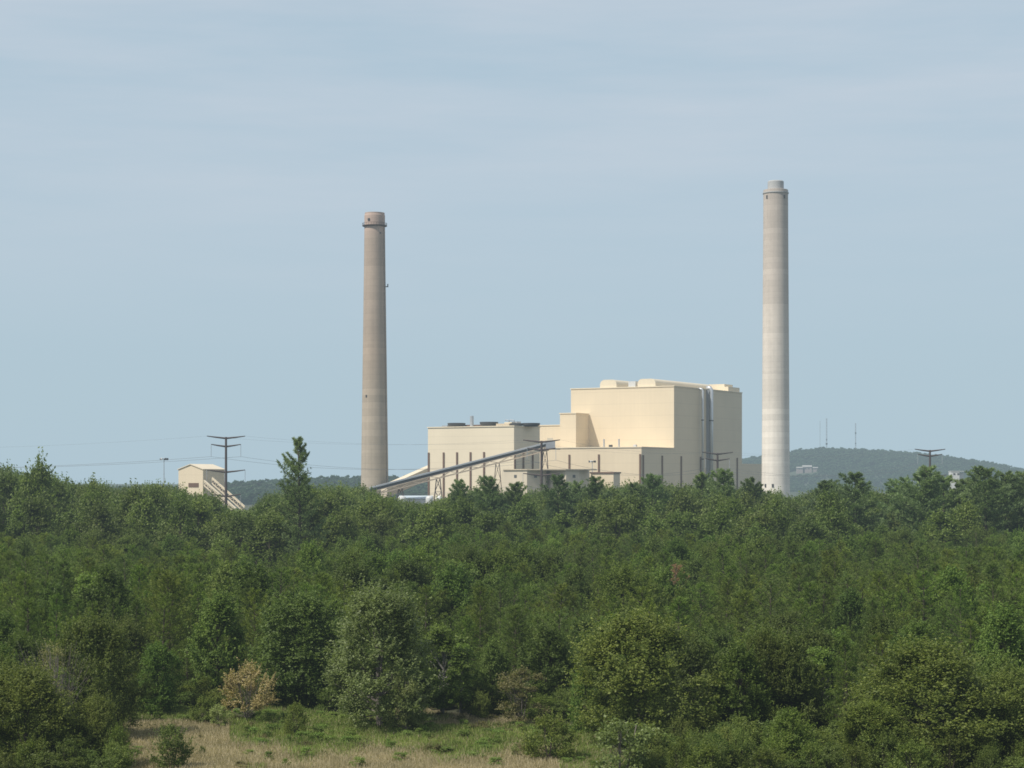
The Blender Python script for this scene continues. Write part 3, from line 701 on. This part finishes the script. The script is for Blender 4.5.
for px, w, h_, m_, t in ((468.5, 4.5, 1.2, 'trim', 8), (479, 6, 1.2, 'trim', 9), (502.5, 7, 1.4, 'roof', 5), (508, 4, 2.0, 'wall_b', 6), (513, 4, 2.6, 'steel', 14), (444.5, 3, 1, 'greymetal', 6)):
    s = s_at(px, t, KA); mb = MB(); block(mb, s-w/2, s+w/2, t, t+4, ZA+.002, ZA+h_, KA); mb.build('roof_unit', M[m_], west)
s = s_at(471.8, 4, KA); c = P3(s, 4, ZA, KA); mb = MB(); mb.tube([c, c+Z*5.2], .85, 12); mb.build('roof_stack', M['steel'], west)
for (px, py) in ((509, 420.5), (514, 421.5)):
    s = s_at(px, 12, KA); c = P3(s, 12, ZA, KA); mb = MB(); mb.tube([c, c+Z*3.0, c+Z*3.3+U*2.0], .3, 8); mb.build('roof_vent', M['greymetal'], west)

# octagonal silos with a common roof slab, small annex box
silo = empty('coal_silo', (wx(545, 887), 887, 0), 'low faceted tan silos sharing one thin overhanging roof slab', 'silo')
foot = [(502, 888), (527, 880), (545, 884.5), (548, 890), (551, 886), (566, 880.2), (579, 883.5), (589.5, 900), (589.5, 912), (502, 912)]
top = wz(470.2, 880); pts_ = [(wx(a, b), b, 0) for a, b in foot]
mb = MB(); mb.prism(pts_, (0, 0, top)); drum = mb.build('silo_wall', M['concrete_low'], silo)
for px, k in ((515.5, 0), (535.5, 1), (574, 5)):
    p0, p1 = np.array(pts_[k], float), np.array(pts_[k+1], float); e = unit(p1-p0); f_ = (px-foot[k][0])/(foot[k+1][0]-foot[k][0]); mid = p0+(p1-p0)*f_; nrm = np.array([e[1], -e[0], 0])
    mb = MB(); mb.box(mid-e*.7+nrm*.004+Z*(top-3.3), e*1.4, nrm*.1, Z*1.3); mb.build('window', M['glass'], drum)
mb = MB(); Y = 879.4; zt = wz(469, Y)
q = [(wx(503, 887), 887, zt-.5), (wx(527, Y), Y, zt-.5), (wx(566, Y), Y, zt-.5), (wx(584, Y), 883, zt-.5), (wx(597, Y+14), Y+14, zt-.5), (wx(560, Y+30), Y+32, zt-.5), (wx(507, Y+30), Y+30, zt-.5)]
mb.prism(q, (0, 0, .5)); mb.build('roof_slab', M['roof'], silo)
KB = np.array([wx(613.5, 905), 905., 0])
ann = empty('annex_building', tuple(P3(5, 3, 0, KB)), 'small plain tan box building right of the silos', 'building')
s = s_at(591, 0, KB); tt = t_at(620, 0, KB)
mb = MB(); block(mb, 0, s, 0, tt, 0, wz(473.5, 905), KB); mb.build('wall', M['wall'], ann)
mb = MB(); z = wz(473.5, 905); block(mb, -.4, s+.4, -.4, tt+.4, z+.002, z+.7, KB); mb.build('roof', M['trim'], ann)

# chimneys
def pyp(py): return wz(py, 1000)
c1x = wx(374.7, 1000)
ch1 = empty('chimney', (c1x, 1000, 0), 'tapering brownish concrete chimney with a ring near its top, left of the buildings', 'chimney')
mb = MB(); mb.lathe(c1x, 1000, [(7.05, 0), (6.85, 20), (6.3, 60), (5.75, 100), (5.3, 135), (5.15, 150), (5.15, 154.6), (4.95, 155.2), (4.95, 156), (4.3, 156), (4.3, 154)], 64); mb.build('shaft', M['stack1'], ch1, smooth=False)
mb = MB(); z = pyp(226); mb.lathe(c1x, 1000, [(5.2, z-.5), (6.2, z-.1), (6.2, z+.15), (5.2, z+.15)], 48); pl = mb.build('platform', M['rust'], ch1)
mb = MB()
for k in range(28):
    a = 2*math.pi*k/28; mb.bar((c1x+6.1*math.cos(a), 1000+6.1*math.sin(a), z+.15), (c1x+6.1*math.cos(a), 1000+6.1*math.sin(a), z+1.3), .1)
for k in range(28):
    a, b = 2*math.pi*k/28, 2*math.pi*(k+1)/28; mb.bar((c1x+6.1*math.cos(a), 1000+6.1*math.sin(a), z+1.3), (c1x+6.1*math.cos(b), 1000+6.1*math.sin(b), z+1.3), .12)
mb.build('railing', M['rust'], pl)
mb = MB(); z = pyp(287); mb.box((c1x+5.5, 999, z), (1.3, 0, 0), (0, 2, 0), (0, 0, .3)); mb.box((c1x+6.3, 999.5, z+.3), (.5, 0, 0), (0, 1, 0), (0, 0, 1.2)); mb.build('light_bracket', M['darkmetal'], ch1)
def dot(cx, py, px, rr, w, h_, root, name='port'):
    x = wx(px, 1000); dx = x-cx; y = 1000-math.sqrt(max(.1, rr*rr-dx*dx)); a = math.atan2(y-1000, dx)
    n = np.array([math.cos(a), math.sin(a), 0]); e = np.array([-n[1], n[0], 0]); c = np.array([cx, 1000, 0])+n*(rr-.1)+Z*pyp(py)
    mb = MB(); mb.box(c-e*w/2-Z*h_/2, e*w, n*.35, Z*h_); mb.build(name, M['darkmetal'], root)
dot(c1x, 396.5, 367.2, 6.15, .9, 1.2, ch1); dot(c1x, 220.5, 369.5, 5.2, 1.1, 1.1, ch1); dot(c1x, 234, 381, 5.25, .5, .7, ch1)
mb = MB(); mb.bar((c1x+5.15*.94, 1000-5.15*.5, 150), (c1x+6.9*.94, 1000-6.9*.5, 8), .18); mb.build('ladder', M['rust'], ch1)
c2x = wx(775.7, 1000)
ch2 = empty('chimney', (c2x, 1000, 0), 'taller pale concrete chimney with a narrower liner on top, right of the buildings', 'chimney')
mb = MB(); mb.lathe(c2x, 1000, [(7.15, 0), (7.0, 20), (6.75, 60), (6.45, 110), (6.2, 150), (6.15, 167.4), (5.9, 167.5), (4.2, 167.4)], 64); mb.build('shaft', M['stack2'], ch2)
mb = MB(); mb.lathe(c2x, 1000, [(4.0, 167.0), (4.0, 171.6), (3.6, 172), (3.3, 170)], 40); mb.build('liner', M['cap'], ch2)
for px, py in ((766, 198), (783, 198), (765.5, 354)): dot(c2x, py, px, 6.2, .7, 1.6, ch2)
for px in (764.5, 771): dot(c2x, 485.5, px, 7.05, .9, 1.6, ch2, 'louvre')
mb = MB(); z = 165.6; mb.lathe(c2x, 1000, [(6.16, z), (6.5, z), (6.5, z+.5), (6.16, z+.5)], 48); mb.build('rim_band', M['cap'], ch2)

# conveyor gallery
def gallery(name, a, b, w, h_, label, mat_top, mat_side, truss=True):
    a, b = np.array(a, float), np.array(b, float); root = empty(name, (a[0], a[1], 0), label, 'conveyor')
    d = unit(b-a); x = np.array([d[1], -d[0], 0]); x /= np.linalg.norm(x)
    mb = MB(); mb.box(a-x*w/2, x*w, b-a, Z*h_*.62); mb.build('side_panel', M[mat_side], root)
    mb = MB(); mb.box(a-x*(w/2+.25)+Z*(h_*.62+.003), x*(w+.5), b-a, Z*h_*.34); mb.build('hood', M[mat_top], root)
    if truss:
        mb = MB(); L = np.linalg.norm(b-a); n = int(L/4.5)
        for sd in (-1, 1):
            o = x*sd*(w/2+.1)
            mb.bar(a+o-Z*1.9, b+o-Z*1.9, .45); mb.bar(a+o-Z*.2, b+o-Z*.2, .3)
            for k in range(n):
                p, q_ = a+(b-a)*k/n, a+(b-a)*(k+1)/n
                mb.bar(p+o-Z*(1.9 if k % 2 else .2), q_+o-Z*(.2 if k % 2 else 1.9), .18)
        mb.build('truss', M['beige'] if truss == 1 else M['steel'], root)
    return root, a, b, d, x
ga, gb = (wx(370, 895), 895, wz(491.5, 895)), (wx(548, 910), 910, wz(446, 910))
cv, a, b, d, x = gallery('conveyor', ga, gb, 3.2, 2.0, 'long inclined grey conveyor gallery climbing in front of the pale building', 'steel', 'darkmetal')
def trestle(px, Ys):
    f = (px-370)/178.; c = a+(b-a)*f; base = np.array([c[0], c[1], 0]); mb = MB(); top = c-Z*2.1
    for sx_ in (-1, 1):
        for sy in (-1, 1):
            ft = base+np.array([sx_*3.2, sy*3.0, 0]); tp = top+np.array([sx_*.8, sy*1.4, 0]); mb.bar(ft, tp, .34)
    for k in range(4):
        for sy in (-1, 1):
            z0, z1_ = k/4, (k+1)/4
            l = lambda sx_, t: base+np.array([sx_*3.2, sy*3, 0])*(1-t)+(top-base+np.array([sx_*.8, sy*1.4, 0]))*t
            mb.bar(l(-1, z0), l(1, z1_), .18); mb.bar(l(1, z0), l(-1, z1_), .18); mb.bar(l(-1, z1_), l(1, z1_), .18)
    mb.build('trestle', M['rust'], cv)
trestle(437.5, 0); trestle(497, 0); trestle(400, 0); trestle(545, 0)
mb = MB(); c = np.array(gb); mb.box(c+np.array([-1, -2.5, -1.2]), (4.2, 0, 0), (0, 5, 0), (0, 0, 3.6)); mb.build('head_house', M['greymetal'], cv)
mb = MB(); mb.box(c+np.array([-3.5, -3, -1.6]), (9, 0, 0), (0, 6, 0), (0, 0, .38)); mb.build('walkway', M['darkmetal'], cv)
mb = MB(); mb.box(c+np.array([-.4, -1.9, 2.403]), (2.6, 0, 0), (0, 3, 0), (0, 0, 1.2)); mb.build('motor_housing', M['wall_b'], cv)
gallery('conveyor', (wx(384, 985), 985, wz(498, 985)), (wx(447, 1010), 1010, wz(470, 1010)), 5, 6.2, 'beige covered conveyor running behind the left end of the pale building', 'roof_lit', 'beige', False)

# low sheds and domes at the foot of the conveyor
Y = 900; sh = empty('storage_shed', (wx(416, Y), Y, 0), 'long low shed with pale blue roof under the beige conveyor', 'shed')
mb = MB(); mb.box((wx(397, Y), Y, 0), (wx(432, Y)-wx(397, Y), 0, 0), (0, 14, 0), (0, 0, 13.8)); mb.build('wall', M['white'], sh)
mb = MB(); x0, x1 = wx(396.5, Y), wx(432.5, Y); mb.prism([(x0, Y-.5, 13.803), (x0, Y+7, 15.2), (x0, Y+14.5, 13.803)], (x1-x0, 0, 0)); mb.build('roof', M['paleblue'], sh)
for px, r, lb in ((402, 1.9, 'small white dome tank at the left end of the low shed'), (429.5, 1.7, 'white dome tank left of the trestle foot'), (439.5, 1.5, 'white dome tank right of the trestle foot')):
    Y = 885; cx = wx(px, Y); zt = wz(495.6, Y)
    mb = MB(); mb.lathe(cx, Y, [(r, 0), (r, zt-r*.8)]+[(r*math.cos(t), zt-r*.8+r*.8*math.sin(t)) for t in np.linspace(.2, 1.5, 6)], 20)
    o = mb.build('dome_tank', M['white'], smooth=True); tag(o, lb, 'tank')

# coal transfer house at left
KC = np.array([wx(203, 900), 900., 0])
th = empty('transfer_house', tuple(P3(6, 5, 0, KC)), 'tall narrow tan gabled building with one dark window at the left', 'building')
sc_, tc_ = s_at(178.5, 0, KC), t_at(224.5, 0, KC); ze = wz(469.5, 900); zr = wz(464.6, 905)
mb = MB(); mb.prism([P3(0, 0, 0, KC), P3(sc_, 0, 0, KC), P3(sc_, 0, ze, KC), P3(sc_*.5, 0, zr, KC), P3(0, 0, ze, KC)], Vv*tc_); mb.build('wall', M['wall'], th)
mb = MB(); w = .4
mb.prism([P3(-w, -w, ze-.1, KC), P3(sc_*.5, -w, zr+.004, KC), P3(sc_*.5, -w, zr+.3, KC), P3(-w, -w, ze+.22, KC)], Vv*(tc_+2*w))
mb.prism([P3(sc_+w, -w, ze-.1, KC), P3(sc_*.5, -w, zr+.004, KC), P3(sc_*.5, -w, zr+.3, KC), P3(sc_+w, -w, ze+.22, KC)], Vv*(tc_+2*w)); mb.build('roof', M['roof_lit'], th)
s0, s1 = s_at(198.7, 0, KC), s_at(188.6, 0, KC); mb = MB(); block(mb, s0, s1, -.15, -.004, wz(487.2, 903), wz(483, 903), KC); mb.build('window', M['trim'], th)
mb = MB(); t0 = t_at(211, 0, KC); block(mb, -.2, -.004, t0, t0+3, wz(485, 910), wz(482, 910), KC); mb.build('door', M['greymetal'], th)
for k, (pa, pb, lb) in enumerate((((204, 484), (238, 512), 'open trussed pale conveyor descending from the gabled building, nearer one'), ((212, 482), (247, 511), 'open trussed pale conveyor descending from the gabled building, farther one'))):
    Y = 894+6*k; A, B = np.array([wx(pa[0], Y), Y, wz(pa[1], Y)]), np.array([wx(pb[0], Y), Y-8, wz(pb[1], Y-8)])
    r_ = empty('conveyor', (B[0], B[1], 0), lb, 'conveyor'); mb = MB()
    mb.box(A, B-A, (0, 1.8, 0), (0, 0, .55)); mb.build('belt_deck', M['rust'], r_)
    mb = MB()
    for oy in (0, 1.8):
        o = np.array([0, oy, 0]); mb.bar(A+o+Z*1.6, B+o+Z*1.6, .42); mb.bar(A+o-Z*.6, B+o-Z*.6, .4)
        for q_ in range(9):
            p = A+(B-A)*q_/9; mb.bar(p+o-Z*.6, p+o+Z*1.6, .25); p2 = A+(B-A)*(q_+1)/9; mb.bar(p+o-Z*.6, p2+o+Z*1.6, .18)
    mb.build('truss', M['roof_lit'], r_)
    mb = MB(); mb.box(A+Z*2.0, B-A, (0, 1.8, 0), (0, 0, .3)) if k else mb.bar(A+Z*.8, B+Z*.8, .2); mb.build('handrail', M['roof_lit'], r_)

# light masts
for px, py, Y, lb in ((164, 458.5, 800, 'slender mast with floodlights left of the gabled building'), (592.3, 461, 915, 'floodlight mast rising before the turbine hall by the silos')):
    x_ = wx(px, Y); zt = wz(py, Y); r_ = empty('light_mast', (x_, Y, 0), lb, 'light mast')
    mb = MB(); mb.tube([(x_, Y, 0), (x_, Y, zt)], [.28, .13], 8); mb.build('pole', M['steel'], r_)
    mb = MB(); mb.lathe(x_, Y, [(1.1, zt-.25), (1.1, zt-.05)], 12); mb.build('ring', M['darkmetal'], r_)
    for k in range(5):
        a_ = k*1.257+.3; cx, cy = x_+1.4*math.cos(a_), Y+1.4*math.sin(a_); mb = MB(); mb.box((cx-.35, cy-.3, zt-.7), (.7, 0, 0), (0, .5, .2), (0, -.1, .7)); mb.build('floodlight', M['white'] if k % 2 else M['darkmetal'], r_)

# pylons and conductors
def pylon(px, top, Y, rot_, arms, label, scale=1.):
    x_ = wx(px, Y); zt = wz(top, Y); r_ = empty('transmission_pylon', (x_, Y, 0), label, 'pylon', 'transmission pylons in front of the power station')
    mb = MB(); mb.tube([(x_, Y, 0), (x_, Y, zt)], [.62*scale, .40*scale], 12); mb.build('pole', M['rust'], r_)
    hang = []; c, s_ = math.cos(rot_), math.sin(rot_)
    for (dz, half, ins) in arms:
        for sd in (-1, 1):
            z = zt-dz; p0 = np.array([x_, Y, z]); p1 = p0+np.array([sd*half*.55*c, sd*half*.55*s_, .42]); p2 = p0+np.array([sd*half*c, sd*half*s_, .85])
            mb = MB(); mb.tube([p0, p1, p2], [.36, .27, .16], 8); mb.build('crossarm', M['rust'], r_)
            if ins:
                mb = MB(); e = p2-Z*ins; mb.tube([p2, e], .09, 6); mb.build('insulator', M['steel'], r_); hang.append(e)
            else: hang.append(p2)
    return hang
arms = [(.5, 7.1, 0), (3.6, 5.5, 4.6), (13.2, 7.1, 4.4), (22.3, 5.5, 4.3)]
h1 = pylon(226, 437, 750, .12, arms, 'dark pylon with four pairs of arms standing clear against the sky beside the gabled building')
h2 = pylon(541.5, 440.8, 760, -.15, arms, 'dark pylon in front of the conveyor end and the silos')
h3 = pylon(717.5, 453, 840, .3, [(.5, 7.0, 0), (3.2, 5.5, 4), (13, 6.5, 4), (21, 5.5, 4)], 'dark pylon in front of the twin pipes on the boiler house')
h4 = pylon(930, 450, 830, .1, [(.5, 6.5, 0), (2.6, 5.2, 4), (11.2, 7.0, 4), (20, 5.5, 4)], 'dark pylon against the far hill at the right')
def wire(a_, b_, sag, lb, r=.035):
    a_, b_ = np.array(a_), np.array(b_); pts = []
    for t in np.linspace(0, 1, 25): pts.append(a_+(b_-a_)*t-Z*sag*4*t*(1-t))
    mb = MB(); mb.tube(pts, r, 4, False); o = mb.build('power_cable', M['cable']); tag(o, lb, 'cable', 'power cables between the pylons')
names = {(0, 1): 'from the first pylon to the one before the silos', (1, 2): 'from the silo pylon to the twin pipe pylon', (2, 3): 'from the twin pipe pylon to the right hand pylon'}
hs = [h1, h2, h3, h4]
for (i, j), lb in names.items():
    for k, side in ((2, 'front lower'), (3, 'rear lower'), (0, 'left topmost'), (1, 'right topmost'), (4, 'left middle'), (5, 'right middle')):
        wire(hs[i][k], hs[j][k], 4.2 if k > 1 else 2.5, side+' cable sagging '+lb, .04 if k > 1 else .018)
for k, side, dz in ((2, 'lower', 1), (3, 'upper', 1.2), (0, 'faint highest', 1)):
    wire(h1[k], h1[k]+np.array([-260., 40, dz]), 5., side+' cable running left out of view from the first pylon', .045 if k > 1 else .018)

# on the hill: masts, house; near right: white building
def mast(px, top, Y, w, lb, dishes):
    x_ = wx(px, Y); z0 = z1(x_, Y)-1; zt = wz(top, Y); r_ = empty('radio_mast', (x_, Y, z0), lb, 'radio mast'); mb = MB()
    n = 12; co = [(w*math.cos(t), w*math.sin(t)) for t in (0, 2.094, 4.188)]
    for cx, cy in co: mb.bar((x_+cx, Y+cy, z0), (x_+cx, Y+cy, zt), .55)
    for k in range(n):
        za, zb = z0+(zt-z0)*k/n, z0+(zt-z0)*(k+1)/n
        for q_ in range(3):
            (ax_, ay), (bx_, by) = co[q_], co[(q_+1) % 3]; mb.bar((x_+ax_, Y+ay, za), (x_+bx_, Y+by, zb), .3)
    mb.build('lattice', M['steel'], r_)
    for f, r in dishes:
        z = z0+(zt-z0)*f; mb = MB(); mb.lathe(x_, Y-1.4, [(r, z-r), (r*1.1, z), (r, z+r)], 12); mb.build('antenna', M['darkmetal'], r_)
mast(826.5, 418, 4010, 1.1, 'thicker lattice radio mast on the hilltop, nearer the pale chimney', [(.28, 1.8), (.14, 1.6), (.40, 1.2)])
mast(855.5, 423, 4010, .8, 'thinner lattice radio mast on the hilltop, right of the other', [(.68, 1.4), (.35, 1.2)])
mast(820, 421, 4030, .15, 'barely visible thin guyed mast left of the two hilltop masts', [])
Y = 3690; x_ = wx(809, Y); z0 = wz(469.5, Y)
hs_ = empty('house', (x_, Y, z0-8), 'pinkish wide house on the wooded hillside right of the pale chimney', 'house')
for dx, w, hh in ((-15, 14, 5), (-3, 16, 8), (14, 12, 4.6)):
    mb = MB(); mb.box((x_+dx-w/2, Y, z0-8), (w, 0, 0), (0, 9, 0), (0, 0, 8+hh*.6)); wl = mb.build('wall', M['rosewall'], hs_)
    mb = MB(); mb.prism([(x_+dx-w/2-.8, Y-1, z0+hh*.6+.01), (x_+dx-w/2-.8, Y+4.5, z0+hh), (x_+dx-w/2-.8, Y+10, z0+hh*.6+.01)], (w+1.6, 0, 0)); mb.build('roof', M['gravel'], hs_)
    for q_ in range(2):
        mb = MB(); mb.box((x_+dx-w*.3+q_*w*.35, Y-.12, z0+.4), (w*.2, 0, 0), (0, .1, 0), (0, 0, 2)); mb.build('window', M['glass'], wl)
Y = 1350; wb_ = empty('office_building', (wx(957, Y), Y, 0), 'white cubic building with two dark windows above the pines at the right', 'building')
x0, x1 = wx(951.5, Y), wx(959.5, Y); zt = wz(471.5, Y)
mb = MB(); mb.box((x0, Y, 0), (x1-x0, 0, 0), (0, 9, 0), (0, 0, zt)); mb.box((x1+.003, Y+2, 0), (3.2, 0, 0), (0, 7, 0), (0, 0, zt-.8)); wl = mb.build('wall', M['white'], wb_)
for px in (953.3, 957.3):
    mb = MB(); mb.box((wx(px, Y), Y-.1, wz(475, Y)), (1.35, 0, 0), (0, .095, 0), (0, 0, 1.3)); mb.build('window', M['glass'], wl)
mb = MB(); mb.box((x0-.3, Y-.3, zt+.003), (x1-x0+3.6, 0, 0), (0, 9.6, 0), (0, 0, .35)); mb.build('roof', M['white'], wb_)

# ------------------------------------------------------------------ haze, light, sky, camera
m, nt, out = newmat('summer_haze')
SIG = 1.2e-4
ab = N(nt, 'ShaderNodeVolumeAbsorption', Density=SIG); ab.inputs[0].default_value = (0, 0, 0, 1)
em = N(nt, 'ShaderNodeEmission'); em.inputs[0].default_value = (.445, .575, .65, 1); em.inputs[1].default_value = SIG  # haze glows by itself; emission colour stands in for scattered daylight
ad = N(nt, 'ShaderNodeAddShader'); nt.links.new(ab.outputs[0], ad.inputs[0]); nt.links.new(em.outputs[0], ad.inputs[1]); nt.links.new(ad.outputs[0], out.inputs['Volume'])
hz = MB(); hz.box((-8500, -400, -5), (17000, 0, 0), (0, 14000, 0), (0, 0, 605)); hz.build('haze', m, kind='structure', label='thin summer haze over the land')

el, az = R(52), math.atan2(-.55, -.83)      # the sun stands left of and behind the viewer
sd = np.array([math.cos(el)*math.cos(az), math.cos(el)*math.sin(az), math.sin(el)])
su = bpy.data.lights.new('sun', 'SUN'); su.energy = 4.9; su.angle = R(.6); su.color = (1, .945, .855)
so = bpy.data.objects.new('sun', su); C.objects.link(so)
from mathutils import Vector
so.rotation_euler = Vector(tuple(sd)).to_track_quat('Z', 'Y').to_euler(); so.location = (-200, -100, 300)
w = bpy.data.worlds.new('World'); sc.world = w; w.use_nodes = True; nt = w.node_tree; nt.nodes.clear()
out = N(nt, 'ShaderNodeOutputWorld'); bg = N(nt, 'ShaderNodeBackground', Strength=.1)
sk = N(nt, 'ShaderNodeTexSky'); sk.sky_type = 'NISHITA'; sk.sun_disc = False; sk.sun_elevation = el
sk.sun_rotation = math.pi/2-az; sk.air_density = 1.0; sk.dust_density = 2.0; sk.ozone_density = 1.5; sk.altitude = 300
tc = N(nt, 'ShaderNodeTexCoord')
hs_n = N(nt, 'ShaderNodeHueSaturation'); hs_n.inputs['Saturation'].default_value = .8; nt.links.new(sk.outputs[0], hs_n.inputs['Color'])
szv = N(nt, 'ShaderNodeSeparateXYZ'); nt.links.new(tc.outputs['Generated'], szv.inputs[0])
vf = N(nt, 'ShaderNodeMapRange'); nt.links.new(szv.outputs[2], vf.inputs[0]); vf.inputs[1].default_value = .22; vf.inputs[2].default_value = .6; vf.inputs[3].default_value = .80; vf.inputs[4].default_value = .15
veil = mixc(nt, vf.outputs[0], hs_n.outputs[0], (4.35, 5.9, 7.15, 1))
n1 = noise(nt, 1, mapping(nt, tc.outputs['Generated'], (1.6, 1.6, 11)), 5, .55)
n2 = noise(nt, 1, mapping(nt, tc.outputs['Generated'], (5, 5, 42)), 5, .6)
cl = mixc(nt, .35, n1, n2)
sz = N(nt, 'ShaderNodeSeparateXYZ'); nt.links.new(tc.outputs['Generated'], sz.inputs[0])
hi = N(nt, 'ShaderNodeMapRange'); nt.links.new(sz.outputs[2], hi.inputs[0]); hi.inputs[1].default_value = .04; hi.inputs[2].default_value = .19
cf = ramp(nt, cl, [(.34, G4(0)), (.70, G4(.85))])
fm = N(nt, 'ShaderNodeMath', operation='MULTIPLY'); nt.links.new(cf, fm.inputs[0]); nt.links.new(hi.outputs[0], fm.inputs[1])
skyc = mixc(nt, fm.outputs[0], veil, (6.9, 7.0, 7.7, 1))
nt.links.new(skyc, bg.inputs[0]); nt.links.new(bg.outputs[0], out.inputs[0])

cam = bpy.data.cameras.new('camera'); co = bpy.data.objects.new('camera', cam); C.objects.link(co)
co.location = (0, 0, H); co.rotation_euler = (R(90), 0, 0)
cam.sensor_width = 36; cam.lens = 36*F/1024; cam.shift_y = (HY-384)/1024; cam.clip_start = 1; cam.clip_end = 30000
sc.camera = co
sc.view_settings.view_transform = 'Standard'; sc.view_settings.look = 'None'; sc.view_settings.exposure = 0
sc.render.engine = 'CYCLES'
cy = sc.cycles; cy.use_denoising = True; cy.max_bounces = 7; cy.diffuse_bounces = 4; cy.glossy_bounces = 2; cy.transmission_bounces = 3
cy.filter_width = 1.7; cy.use_adaptive_sampling = False
